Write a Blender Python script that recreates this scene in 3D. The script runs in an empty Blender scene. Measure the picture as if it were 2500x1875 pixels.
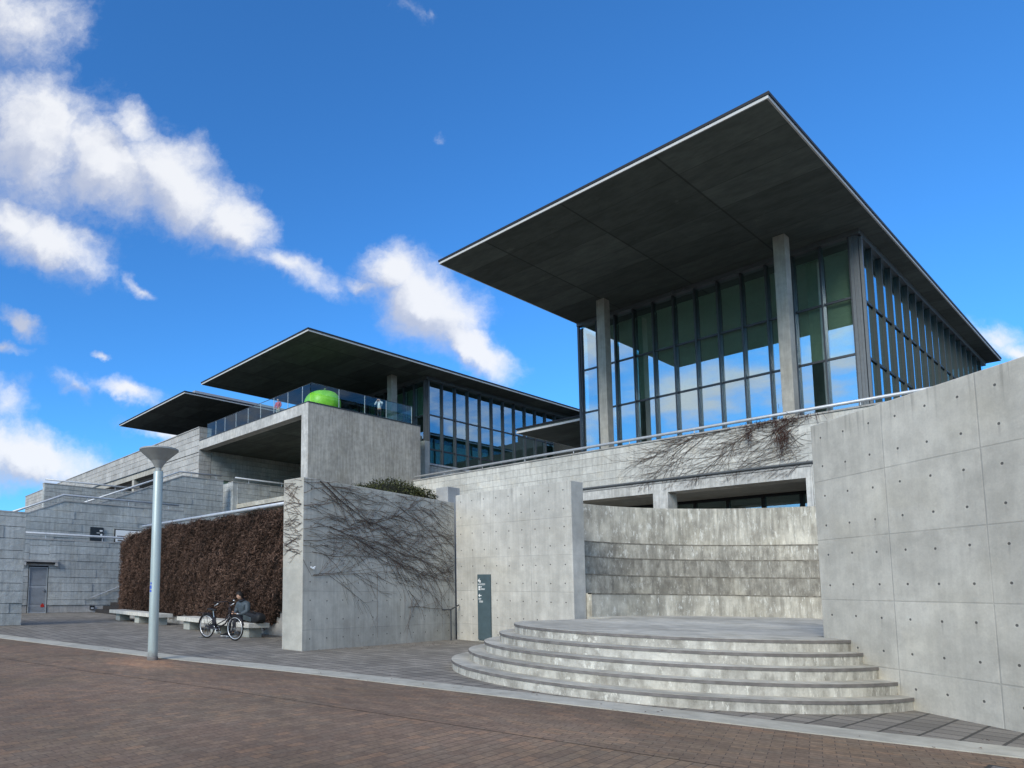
import bpy, bmesh, math, random
from mathutils import Vector, Matrix
random.seed(7)
PI = math.pi
scn = bpy.context.scene
COL = scn.collection
R = math.radians

# ------------------------------------------------------------------ node helper
class NT:
    def __init__(s, tree):
        s.t = tree; s.t.nodes.clear()
    def n(s, typ, props=None, **ins):
        nd = s.t.nodes.new(typ)
        for k, v in (props or {}).items(): setattr(nd, k, v)
        for k, v in ins.items():
            key = k.replace('_', ' ')
            sock = nd.inputs[int(k[1:])] if (k[0] == 'i' and k[1:].isdigit()) else nd.inputs[key]
            s.put(sock, v)
        return nd
    def put(s, sock, v):
        if hasattr(v, 'bl_idname') or hasattr(v, 'is_output'):
            s.t.links.new(v, sock)
        else:
            if sock.type == 'RGBA' and not hasattr(v, '__len__'): v = (v, v, v, 1)
            if sock.type == 'RGBA' and len(v) == 3: v = (*v, 1)
            sock.default_value = v
    def m(s, op, a, b=0.0, c=None):
        nd = s.n('ShaderNodeMath', {'operation': op}, i0=a, i1=b)
        if c is not None: s.put(nd.inputs[2], c)
        return nd.outputs[0]
    def vm(s, op, a, b=(0, 0, 0)):
        nd = s.n('ShaderNodeVectorMath', {'operation': op}, i0=a)
        if op == 'SCALE': s.put(nd.inputs['Scale'], b)
        else: s.put(nd.inputs[1], b)
        return nd.outputs['Value' if op in ('DOT_PRODUCT', 'LENGTH') else 'Vector']
    def pos(s): return s.n('ShaderNodeNewGeometry').outputs['Position']
    def nrm(s): return s.n('ShaderNodeNewGeometry').outputs['Normal']
    def island(s): return s.n('ShaderNodeNewGeometry').outputs['Random Per Island']
    def xyz(s, v): return s.n('ShaderNodeSeparateXYZ', i0=v).outputs
    def comb(s, x, y, z=0.0): return s.n('ShaderNodeCombineXYZ', X=x, Y=y, Z=z).outputs[0]
    def noise(s, v, scale, detail=4.0, rough=.55, col=False):
        nd = s.n('ShaderNodeTexNoise', Vector=v, Scale=scale, Detail=detail, Roughness=rough)
        return nd.outputs['Color' if col else 'Fac']
    def ramp(s, f, lo, hi, a=0.0, b=1.0):
        nd = s.n('ShaderNodeMapRange', {'interpolation_type': 'SMOOTHSTEP'}, i0=f, i1=lo, i2=hi, i3=a, i4=b)
        return nd.outputs[0]
    def mix(s, f, a, b, mode='MIX'):
        nd = s.n('ShaderNodeMix', {'data_type': 'RGBA', 'blend_type': mode})
        s.put(nd.inputs[0], f); s.put(nd.inputs[6], a); s.put(nd.inputs[7], b)
        return nd.outputs[2]
    def bump(s, h, strength=.3, dist=.02):
        return s.n('ShaderNodeBump', Strength=strength, Distance=dist, Height=h).outputs[0]
    def bsdf(s, col, rough=.7, metal=0.0, normal=None, spec=.3, **kw):
        nd = s.n('ShaderNodeBsdfPrincipled')
        s.put(nd.inputs['Base Color'], col); s.put(nd.inputs['Roughness'], rough)
        s.put(nd.inputs['Metallic'], metal); s.put(nd.inputs['Specular IOR Level'], spec)
        for k, v in kw.items(): s.put(nd.inputs[k], v)
        if normal is not None: s.put(nd.inputs['Normal'], normal)
        return nd.outputs[0]
    def out(s, sh): s.n('ShaderNodeOutputMaterial', Surface=sh)

def newmat(name):
    m = bpy.data.materials.new(name); m.use_nodes = True
    return m, NT(m.node_tree)

def plain(name, col, rough=.6, metal=0.0, var=.12, scale=6.0, spec=.3, island=0.0, grit=0.0):
    m, t = newmat(name); p = t.pos()
    f = t.ramp(t.noise(p, scale, 5), .3, .7, 1 - var, 1 + var)
    if island: f = t.m('MULTIPLY', f, t.ramp(t.island(), 0, 1, 1 - island, 1 + island))
    c = t.vm('SCALE', tuple(col), f)
    nr = t.bump(t.noise(p, 60, 3), grit, .01) if grit else None
    t.out(t.bsdf(c, rough, metal, nr, spec)); return m

# ------------------------------------------------------------------ materials
def concrete(name, col, along=None, nrm=None, hole=None, joint=None, var=.16, streak=0.0, stain=0.0, topz=4.2, formlines=None, mottle=.10):
    """fair-faced concrete; along = horizontal unit dir of the wall; hole=(x0,dx,z0,dz,r); joint=(x0,dx,z0,dz)"""
    m, t = newmat(name); p = t.pos(); sx = t.xyz(p)
    al = t.vm('DOT_PRODUCT', p, along) if along else t.m('ADD', sx[0], sx[1])
    z = sx[2]
    big = t.noise(p, .55, 4, .6); mid = t.noise(p, 3.2, 6, .62); fine = t.noise(p, 38, 3)
    f = t.ramp(big, .3, .7, 1 - var, 1 + var * .8)
    f = t.m('MULTIPLY', f, t.ramp(mid, .32, .68, 1 - mottle, 1 + mottle * .8))
    f = t.m('MULTIPLY', f, t.ramp(fine, .25, .75, .955, 1.04))
    # pale lime bloom patches
    bl = t.ramp(t.noise(t.vm('ADD', p, (7, 3, 1)), 1.5, 7, .7), .53, .68)
    f = t.m('ADD', f, t.m('MULTIPLY', bl, .11))
    if streak:
        v = t.comb(t.m('MULTIPLY', al, 9.0), t.m('MULTIPLY', z, .55), 0)
        st = t.ramp(t.noise(v, 1.0, 5, .65), .36, .66, 1 - streak, 1 + streak)
        f = t.m('MULTIPLY', f, st)
        dr = t.ramp(t.noise(t.comb(t.m('MULTIPLY', al, 14.0), t.m('MULTIPLY', z, .3), 3), 1.0, 3), .5, .68)
        edge = t.ramp(t.m('ADD', z, t.m('MULTIPLY', dr, .25)), topz - .35, topz + .12, 0, .30)
        f = t.m('MULTIPLY', f, t.m('SUBTRACT', 1.0, t.m('MULTIPLY', edge, dr)))
    c = t.vm('SCALE', tuple(col), f)
    warm = t.ramp(t.noise(t.vm('ADD', p, (1, 9, 4)), .9, 3), .45, .75, 0, .35)
    c = t.mix(warm, c, t.vm('MULTIPLY', c, (1.04, 1.0, .90)))
    h = t.m('ADD', t.m('MULTIPLY', fine, .25), t.m('MULTIPLY', mid, .6))
    if nrm:
        face = t.m('GREATER_THAN', t.m('ABSOLUTE', t.vm('DOT_PRODUCT', t.nrm(), nrm)), .7)
    if formlines:
        fl = t.m('FRACT', t.m('DIVIDE', al, formlines))
        idx = t.m('FLOOR', t.m('DIVIDE', al, formlines))
        rnd = t.n('ShaderNodeTexWhiteNoise', {'noise_dimensions': '1D'}, W=idx).outputs[0]
        c = t.vm('SCALE', c, t.ramp(rnd, 0, 1, .93, 1.05))
        c = t.mix(t.ramp(t.m('ABSOLUTE', t.m('SUBTRACT', fl, .5)), .485, .498, 0, .35), c, (.1, .1, .1))
    if joint:
        x0, dx, z0, dz = joint
        def per(v, o, d):
            q = t.m('DIVIDE', t.m('SUBTRACT', v, o), d)
            return t.m('MULTIPLY', t.m('ABSOLUTE', t.m('SUBTRACT', t.m('FRACT', t.m('ADD', q, .5)), .5)), d)
        # each shutter panel casts a slightly different grey
        ix = t.m('FLOOR', t.m('DIVIDE', t.m('SUBTRACT', al, x0), dx)); iz = t.m('FLOOR', t.m('DIVIDE', t.m('SUBTRACT', z, z0), dz))
        rp = t.n('ShaderNodeTexWhiteNoise', {'noise_dimensions': '2D'}, Vector=t.comb(ix, iz)).outputs[0]
        c = t.vm('SCALE', c, t.ramp(rp, 0, 1, .95, 1.05))
        wob = t.m('MULTIPLY', t.m('SUBTRACT', t.noise(p, 4, 2), .5), .012)
        wr = t.ramp(t.noise(t.vm('ADD', p, (4, 4, 4)), 1.1, 3), .35, .6, .35, 1)
        jl = t.m('MAXIMUM', t.ramp(t.m('ADD', per(al, x0, dx), wob), .004, .013, 1, 0), t.ramp(t.m('ADD', per(z, z0, dz), wob), .004, .013, 1, 0))
        jl = t.m('MULTIPLY', t.m('MULTIPLY', jl, face), wr)
        c = t.mix(t.m('MULTIPLY', jl, .24), c, (.09, .09, .09)); h = t.m('SUBTRACT', h, t.m('MULTIPLY', jl, .8))
    if hole:
        x0, dx, z0, dz, r = hole
        ix = t.m('FLOOR', t.m('ADD', t.m('DIVIDE', t.m('SUBTRACT', al, x0), dx), .5)); iz = t.m('FLOOR', t.m('ADD', t.m('DIVIDE', t.m('SUBTRACT', z, z0), dz), .5))
        j1 = t.n('ShaderNodeTexWhiteNoise', {'noise_dimensions': '2D'}, Vector=t.comb(ix, iz)).outputs
        jc = t.xyz(j1['Color'])
        def per2(v, o, d, jit):
            q = t.m('DIVIDE', t.m('SUBTRACT', v, o), d)
            return t.m('ADD', t.m('MULTIPLY', t.m('SUBTRACT', t.m('FRACT', t.m('ADD', q, .5)), .5), d), t.m('MULTIPLY', t.m('SUBTRACT', jit, .5), .02))
        a = per2(al, x0, dx, jc[0]); b = per2(z, z0, dz, jc[1])
        rr = t.m('SQRT', t.m('ADD', t.m('MULTIPLY', a, a), t.m('MULTIPLY', b, b)))
        hm = t.m('MULTIPLY', t.ramp(rr, r * .75, r * 1.15, 1, 0), face)
        ring = t.m('MULTIPLY', t.ramp(rr, r * 1.3, r * 2.2, .35, 0), face)
        c = t.mix(ring, c, t.vm('SCALE', c, 1.15))
        c = t.mix(t.m('MULTIPLY', hm, .82), c, (.035, .035, .035)); h = t.m('SUBTRACT', h, t.m('MULTIPLY', hm, 3.0))
        # rust/lime dribble below the cone holes
        db = t.m('MULTIPLY', t.m('MULTIPLY', t.ramp(t.m('ABSOLUTE', a), .004, .02, 1, 0), t.ramp(b, -.22, 0, 0, 1)), t.m('LESS_THAN', b, 0))
        db = t.m('MULTIPLY', t.m('MULTIPLY', db, face), t.ramp(jc[2], .5, .9, 0, .25))
        c = t.mix(db, c, (.12, .115, .105))
    if stain:
        v = t.comb(t.m('MULTIPLY', al, 7.5), t.m('MULTIPLY', z, 1.5), t.m('MULTIPLY', sx[0] if along == CY else sx[1], 4.0))
        n1 = t.noise(v, 1.0, 8, .72); n2 = t.noise(t.vm('ADD', p, (2, 2, 2)), 2.6, 8, .75)
        d = t.ramp(t.m('ADD', t.m('MULTIPLY', n1, .55), t.m('MULTIPLY', n2, .45)), .40, .64)
        c = t.mix(t.m('MULTIPLY', d, stain), c, t.mix(t.noise(p, 3, 4), (.10, .088, .070), (.19, .172, .14)))
        w = t.ramp(t.noise(t.vm('ADD', t.vm('MULTIPLY', v, (1.7, 1.6, 1)), (5, 1, 8)), 1.3, 8, .78), .54, .63)
        c = t.mix(t.m('MULTIPLY', w, .8 if stain < .9 else .45), c, (.70, .68, .60))
    t.out(t.bsdf(c, .82, 0, t.bump(h, .35, .012), .25)); return m

def granite(name, col, along, rough=1.0, courses=True):
    m, t = newmat(name); p = t.pos(); sx = t.xyz(p)
    sp = t.noise(p, 55, 2); big = t.noise(p, .8, 4); r3 = t.noise(p, 5.5, 8, .68)
    f = t.m('MULTIPLY', t.ramp(sp, .3, .7, .86, 1.12), t.ramp(big, .3, .7, .86, 1.1))
    f = t.m('MULTIPLY', f, t.ramp(t.island(), 0, 1, .92, 1.07))
    f = t.m('MULTIPLY', f, t.ramp(r3, .3, .7, .9, 1.1))
    v = t.comb(t.m('MULTIPLY', t.m('ADD', sx[0], sx[1]), 7.0), t.m('MULTIPLY', sx[2], .5), 0)
    f = t.m('MULTIPLY', f, t.ramp(t.noise(v, 1, 5), .4, .68, 1.06, .86))
    c = t.vm('SCALE', tuple(col), f)
    c = t.mix(t.ramp(t.noise(p, 1.7, 3), .5, .75, 0, .4), c, t.vm('MULTIPLY', c, (1.08, 1.0, .88)))
    h = t.m('ADD', t.m('MULTIPLY', r3, 1.0), t.m('MULTIPLY', sp, .15))
    t.out(t.bsdf(c, .8, 0, t.bump(h, .55 * rough, .05), .3)); return m

M = {}
ZLT = (40, 40, 40, 40, 4.05)
CX = (1, 0, 0); CY = (0, 1, 0)
RW = (-.6293, -.7771, 0); RWN = (-.7771, .6293, 0); RW0 = Vector((11.94, 2.38, 0))
rw_off = RW0.dot(Vector(RW))
hx = Vector((12.74, 3.37, 0)).dot(Vector(RW)); jx = Vector((12.04, 2.51, 0)).dot(Vector(RW))
M['c_right'] = concrete('concrete_tall_wall', (.535, .503, .428), RW, RWN, (hx, .4455, 3.95, .46, .0175), (jx, 1.336, 3.26, .92), .13, .04, mottle=.105, topz=4.18)
M['c_sign'] = concrete('concrete_sign_wall', (.48, .463, .415), CY, CX, (12.97, .419, 4.14, .49, .02), (11.91, 1.30, 3.41, .975), .12, .07, topz=4.36)
PWD = Vector((6.42, .79, 0)).normalized(); PWN = Vector((-PWD.y, PWD.x, 0))
ph0 = Vector((9.70, 12.44, 0)).dot(PWD); pj0 = Vector((10.51, 12.54, 0)).dot(PWD)
M['c_pillar'] = concrete('concrete_vine_wall', (.44, .423, .37), tuple(PWD), tuple(PWN), (ph0, .582, 1.63, .45, .02), (pj0, 2.53, 1.40, .92), .12, .08, topz=4.14)
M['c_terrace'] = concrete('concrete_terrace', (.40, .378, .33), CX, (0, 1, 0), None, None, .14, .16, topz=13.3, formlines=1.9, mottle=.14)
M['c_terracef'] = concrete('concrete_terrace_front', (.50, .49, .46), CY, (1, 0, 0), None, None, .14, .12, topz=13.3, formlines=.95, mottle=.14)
M['c_col'] = concrete('concrete_column', (.40, .38, .33), CY, None, None, None, .14, .10, topz=40)
M['c_floor'] = concrete('concrete_stage_floor', (.44, .42, .36), CX, None, None, None, .22, 0, mottle=.2)
M['c_riser'] = concrete('concrete_riser', (.54, .52, .46), CX, None, None, None, .1, .08, stain=.75, topz=40)
for _i, (_st, _c) in enumerate(((.5, .47), (.9, .34), (.9, .36), (.8, .43), (.5, .48))):
    M['c_seat%d' % _i] = concrete('concrete_amphitheatre_tier', (_c, _c * .935, _c * .77), CY, None, None, None, .2, .25, stain=_st, topz=ZLT[_i])
M['c_plain'] = concrete('concrete_plain', (.34, .34, .33), CX, None, None, None, .12, .08, topz=40)
M['lip'] = plain('tier_shade_edge', (.19, .17, .135), .85, var=.35, scale=9)  # dark strip colour standing in for the shadow line along each tier
M['nosing'] = plain('stone_nosing', (.17, .155, .145), .7, var=.2)
M['g_front'] = granite('granite_lit', (.42, .41, .385), CY, .5)
M['g_pod'] = granite('granite_podium', (.53, .52, .475), CY, .12)
M['g_side'] = granite('granite_rough', (.41, .425, .41), CX, 1.0)
M['g_cope'] = granite('granite_coping', (.40, .39, .37), CX, .4)
M['gap'] = plain('mortar_gap', (.07, .075, .08), .9)
M['mull'] = plain('mullion_grey', (.085, .09, .095), .45, .6, .06)
M['mull_d'] = plain('mullion_dark', (.035, .043, .041), .5, .2, .06)
M['mull_l'] = plain('mullion_light_grey', (.15, .16, .165), .45, .5, .06)
M['tube'] = plain('galvanised_tube', (.50, .52, .54), .42, .25, .10)
M['white'] = plain('white_fascia', (.54, .54, .52), .5, var=.05)
M['greyf'] = plain('grey_upstand', (.34, .34, .35), .5, .2, .06)
M['black'] = plain('black_trim', (.018, .018, .02), .5, var=.05)
M['dark'] = plain('dark_interior', (.03, .035, .035), .9)
M['inner'] = plain('gallery_wall', (.20, .22, .20), .9)
M['blind'] = plain('roller_blind', (.80, .84, .78), .9, var=.05)
M['roofing'] = plain('roofing', (.25, .26, .27), .7)
M['dkstep'] = plain('dark_step', (.035, .033, .034), .85, var=.2)
M['signgrey'] = plain('sign_bluegrey', (.085, .125, .14), .45, .2, .08)
M['paper'] = plain('white_print', (.82, .83, .82), .6, var=.03)
M['red'] = plain('red_sticker', (.45, .03, .02), .5)
M['blue'] = plain('blue_sticker', (.03, .09, .55), .5)
M['lamp'] = plain('lamp_shade_grey', (.33, .34, .33), .5, .1, .08)
M['louvre'] = plain('louvre_metal', (.46, .48, .49), .5, .4, .06)
M['frame_m'] = plain('door_frame_metal', (.42, .45, .46), .45, .4, .06)
M['bench'] = concrete('concrete_bench', (.60, .58, .52), CY, None, None, None, .14, .10, stain=.25, topz=40)
M['benchleg'] = concrete('concrete_bench_leg', (.36, .37, .34), CY, None, None, None, .14, 0)
M['tyre'] = plain('rubber', (.012, .012, .012), .8)
M['rim'] = plain('polished_rim', (.72, .73, .74), .3, .6, .04)
M['bikeblack'] = plain('bike_black', (.018, .016, .022), .35, .1, .05, spec=.5)
M['chrome'] = plain('chrome', (.6, .6, .6), .25, .9, .05)
M['skin'] = plain('skin', (.50, .30, .21), .55, var=.06)
M['hair'] = plain('black_hair', (.012, .010, .009), .6)
M['down'] = plain('down_jacket_grey', (.06, .078, .092), .6, var=.2, scale=12)
M['navy'] = plain('navy_cloth', (.016, .018, .026), .8)
M['shoe'] = plain('shoe_black', (.02, .02, .022), .7)
M['sole'] = plain('white_sole', (.75, .75, .73), .6)
M['bag'] = plain('black_bag', (.014, .015, .017), .6, var=.2)
M['bagpanel'] = plain('bag_panel', (.05, .065, .07), .5)
M['wjacket'] = plain('white_jacket', (.62, .64, .66), .8)
M['pink'] = plain('pink_coat', (.48, .09, .12), .8)
M['beige'] = plain('beige_trousers', (.45, .40, .35), .8)
M['bark'] = plain('vine_bark', (.11, .085, .073), .9, var=.35, scale=9, island=.4)
M['leaf'] = plain('bush_leaf', (.042, .046, .013), .6, var=.35, scale=2.5, island=.7)
M['twig'] = plain('bush_twig', (.04, .03, .02), .9)
M['soil'] = plain('soil', (.05, .04, .03), .95)

def mk_soffit():
    m, t = newmat('soffit_panels'); p = t.pos(); s = t.xyz(p)
    def per(v, o, d):
        q = t.m('DIVIDE', t.m('SUBTRACT', v, o), d)
        return t.m('MULTIPLY', t.m('ABSOLUTE', t.m('SUBTRACT', t.m('FRACT', t.m('ADD', q, .5)), .5)), d)
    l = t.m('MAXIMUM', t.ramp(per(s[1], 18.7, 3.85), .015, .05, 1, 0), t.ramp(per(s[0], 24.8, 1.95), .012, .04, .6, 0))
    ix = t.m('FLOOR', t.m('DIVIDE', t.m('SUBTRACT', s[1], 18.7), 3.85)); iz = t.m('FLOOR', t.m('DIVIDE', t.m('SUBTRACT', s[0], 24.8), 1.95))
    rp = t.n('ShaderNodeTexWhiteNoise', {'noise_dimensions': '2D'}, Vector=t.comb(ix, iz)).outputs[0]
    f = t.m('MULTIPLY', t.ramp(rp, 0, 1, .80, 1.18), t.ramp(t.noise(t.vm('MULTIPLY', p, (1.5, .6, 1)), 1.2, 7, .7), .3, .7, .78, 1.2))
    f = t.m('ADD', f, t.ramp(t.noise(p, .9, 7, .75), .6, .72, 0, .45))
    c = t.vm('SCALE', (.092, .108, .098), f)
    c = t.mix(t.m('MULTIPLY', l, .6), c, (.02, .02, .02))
    t.out(t.bsdf(c, .8, 0, None, .2)); return m
M['soffit'] = mk_soffit()

def mk_glass(name, refl, tint, gcol, ior_mix=.35):
    m, t = newmat(name)
    fr = t.n('ShaderNodeFresnel', IOR=1.5).outputs[0]
    fac = t.m('MINIMUM', t.m('ADD', fr, refl), .95)
    fac = t.m('MULTIPLY', fac, t.m('SUBTRACT', 1.0, t.n('ShaderNodeNewGeometry').outputs['Backfacing']))
    wob = t.bump(t.noise(t.pos(), .55, 2), .02, .05)
    gl = t.n('ShaderNodeBsdfGlossy', Color=gcol, Roughness=.0)
    isl = t.n('ShaderNodeTexWhiteNoise', {'noise_dimensions': '1D'}, W=t.m('MULTIPLY', t.island(), 97.0)).outputs['Color']
    tilt = t.vm('SCALE', t.vm('SUBTRACT', isl, (.5, .5, .5)), .012)
    t.put(gl.inputs['Normal'], t.vm('NORMALIZE', t.vm('ADD', wob, tilt)))
    tr = t.n('ShaderNodeBsdfTransparent', Color=tint)
    mx = t.n('ShaderNodeMixShader', i0=fac, i1=tr.outputs[0], i2=gl.outputs[0])
    t.out(mx.outputs[0]); return m
M['glass'] = mk_glass('coated_facade_glass', .52, (.84, .96, .88, 1), (.82, .97, 1.0, 1))
M['glass2'] = mk_glass('facade_glass_side', .36, (.66, .82, .74, 1), (.74, .92, 1.0, 1))
M['glass3'] = mk_glass('facade_glass_dull', .05, (.66, .82, .74, 1), (.7, .9, .95, 1))
M['rail'] = mk_glass('rail_glass', .03, (.86, .95, .93, 1), (.85, .95, 1.0, 1))

def mk_brick(name, uv=False, ang=0.0, w=.2, h=.1):
    m, t = newmat(name)
    if uv: v = t.n('ShaderNodeUVMap').outputs[0]
    else:
        v = t.n('ShaderNodeVectorRotate', {'rotation_type': 'Z_AXIS'}, Vector=t.pos(), Angle=-ang).outputs[0]
    p = t.pos()
    vv = t.vm('ADD', v, t.vm('SCALE', t.noise(p, 3, 2, col=True), .006))
    b = t.n('ShaderNodeTexBrick', {'offset': .5}, Vector=vv, Color1=(0, 0, 0, 1), Color2=(1, 1, 1, 1), Mortar=(.5, .5, .5, 1), Scale=1.0, Mortar_Size=.0045, Mortar_Smooth=.3, Bias=0.0, Brick_Width=w, Row_Height=h)
    rnd = b.outputs['Color']; mo = b.outputs['Fac']
    c = t.n('ShaderNodeValToRGB'); cr = c.color_ramp
    cr.elements[0].position = .0; cr.elements[0].color = (.165, .125, .098, 1)
    cr.elements[1].position = 1.0; cr.elements[1].color = (.235, .163, .116, 1)
    for ps, co in ((.3, (.198, .148, .114, 1)), (.5, (.180, .143, .114, 1)), (.75, (.222, .167, .124, 1))):
        e = cr.elements.new(ps); e.color = co
    t.put(c.inputs[0], rnd)
    c = c.outputs[0]
    f = t.m('MULTIPLY', t.ramp(t.noise(p, .35, 5, .6), .3, .7, .84, 1.18), t.ramp(t.noise(p, 26, 4), .3, .7, .85, 1.15))
    f = t.m('MULTIPLY', f, t.ramp(t.noise(p, 3.0, 6, .7), .3, .7, .88, 1.12))
    c = t.vm('SCALE', c, f)
    c = t.vm('MULTIPLY', c, (1.07, .975, .88))
    c = t.mix(t.ramp(t.noise(t.vm('ADD', p, (3, 8, 0)), .5, 4), .42, .65, 0, .55), c, t.vm('MULTIPLY', c, (.92, 1.0, .98)))
    c = t.mix(t.m('MULTIPLY', mo, .75), c, (.075, .056, .048))
    # orange patch of reflected sunlight painted into the bricks round the lamp foot
    d = t.vm('LENGTH', t.vm('MULTIPLY', t.vm('SUBTRACT', p, (5.25, 11.9, 0)), (1.15, .62, 1)))
    w_ = t.ramp(t.m('ADD', d, t.m('MULTIPLY', t.m('SUBTRACT', t.noise(p, 2.2, 5), .5), .9)), .25, .95, .8, 0)
    c = t.mix(w_, c, t.vm('MULTIPLY', c, (1.75, 1.45, 1.25)))
    h_ = t.m('SUBTRACT', t.m('ADD', t.m('MULTIPLY', rnd, .25), t.m('MULTIPLY', t.noise(p, 40, 3), .3)), t.m('MULTIPLY', mo, 1.0))
    t.out(t.bsdf(c, .88, 0, t.bump(h_, .45, .008), .2)); return m
M['brick'] = mk_brick('brick_paving', False, R(6.5), .21, .105)
M['brickb'] = mk_brick('brick_paving_border', True)

def mk_paving():
    m, t = newmat('grey_block_paving'); p = t.pos()
    v = t.n('ShaderNodeVectorRotate', {'rotation_type': 'Z_AXIS'}, Vector=p, Angle=R(1.0)).outputs[0]
    v = t.vm('ADD', v, t.vm('SCALE', t.noise(p, 2.5, 2, col=True), .01))
    b = t.n('ShaderNodeTexBrick', {'offset': 0.0}, Vector=v, Color1=(0, 0, 0, 1), Color2=(1, 1, 1, 1), Mortar=(.5, .5, .5, 1), Scale=1.0, Mortar_Size=.016, Mortar_Smooth=.25, Bias=0.0, Brick_Width=.3, Row_Height=.3)
    b2 = t.n('ShaderNodeTexBrick', {'offset': .5}, Vector=v, Color1=(0, 0, 0, 1), Color2=(1, 1, 1, 1), Mortar=(.5, .5, .5, 1), Scale=1.0, Mortar_Size=.004, Mortar_Smooth=.2, Bias=0.0, Brick_Width=.15, Row_Height=.3)
    f = t.ramp(b.outputs['Color'], 0, 1, .82, 1.15)
    f = t.m('MULTIPLY', f, t.m('MULTIPLY', t.ramp(t.noise(p, .7, 5), .3, .7, .86, 1.12), t.ramp(t.noise(p, 40, 3), .3, .7, .88, 1.1)))
    c = t.vm('SCALE', (.245, .222, .188), f)
    mo = t.m('MAXIMUM', b.outputs['Fac'], t.m('MULTIPLY', b2.outputs['Fac'], .25))
    c = t.mix(t.m('MULTIPLY', mo, .85), c, (.055, .052, .046))
    h_ = t.m('SUBTRACT', t.m('MULTIPLY', t.noise(p, 40, 3), .3), mo)
    t.out(t.bsdf(c, .85, 0, t.bump(h_, .4, .008), .25)); return m
M['paving'] = mk_paving()
M['kerb'] = concrete('kerb_stone', (.43, .41, .345), CY, None, None, None, .12, 0, mottle=.14)
M['ground'] = plain('ground_asphalt', (.10, .10, .10), .9)

def mk_ivy():
    m, t = newmat('dead_ivy'); p = t.pos()
    c = t.n('ShaderNodeValToRGB'); cr = c.color_ramp
    cr.elements[0].color = (.060, .037, .028, 1); cr.elements[1].color = (.20, .128, .094, 1)
    e = cr.elements.new(.55); e.color = (.112, .069, .051, 1)
    t.put(c.inputs[0], t.island())
    f = t.m('MULTIPLY', t.ramp(t.noise(p, 1.1, 5), .3, .7, .72, 1.3), t.ramp(t.noise(p, .35, 2), .35, .7, .9, 1.15))
    t.out(t.bsdf(t.vm('SCALE', c.outputs[0], f), .9, 0, None, .1)); return m
M['ivy'] = mk_ivy()
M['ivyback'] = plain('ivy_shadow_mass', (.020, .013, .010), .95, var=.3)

def mk_apple():
    m, t = newmat('green_apple_paint'); p = t.pos()
    f = t.ramp(t.noise(p, 2.2, 6, .7), .3, .7, 0, 1)
    c = t.mix(f, (.17, .50, .025), (.31, .68, .05))
    c = t.mix(t.ramp(t.noise(p, 14, 3), .55, .7, 0, .3), c, (.55, .85, .2))
    t.out(t.bsdf(c, .4, 0, None, .5)); return m
M['apple'] = mk_apple()

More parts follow.
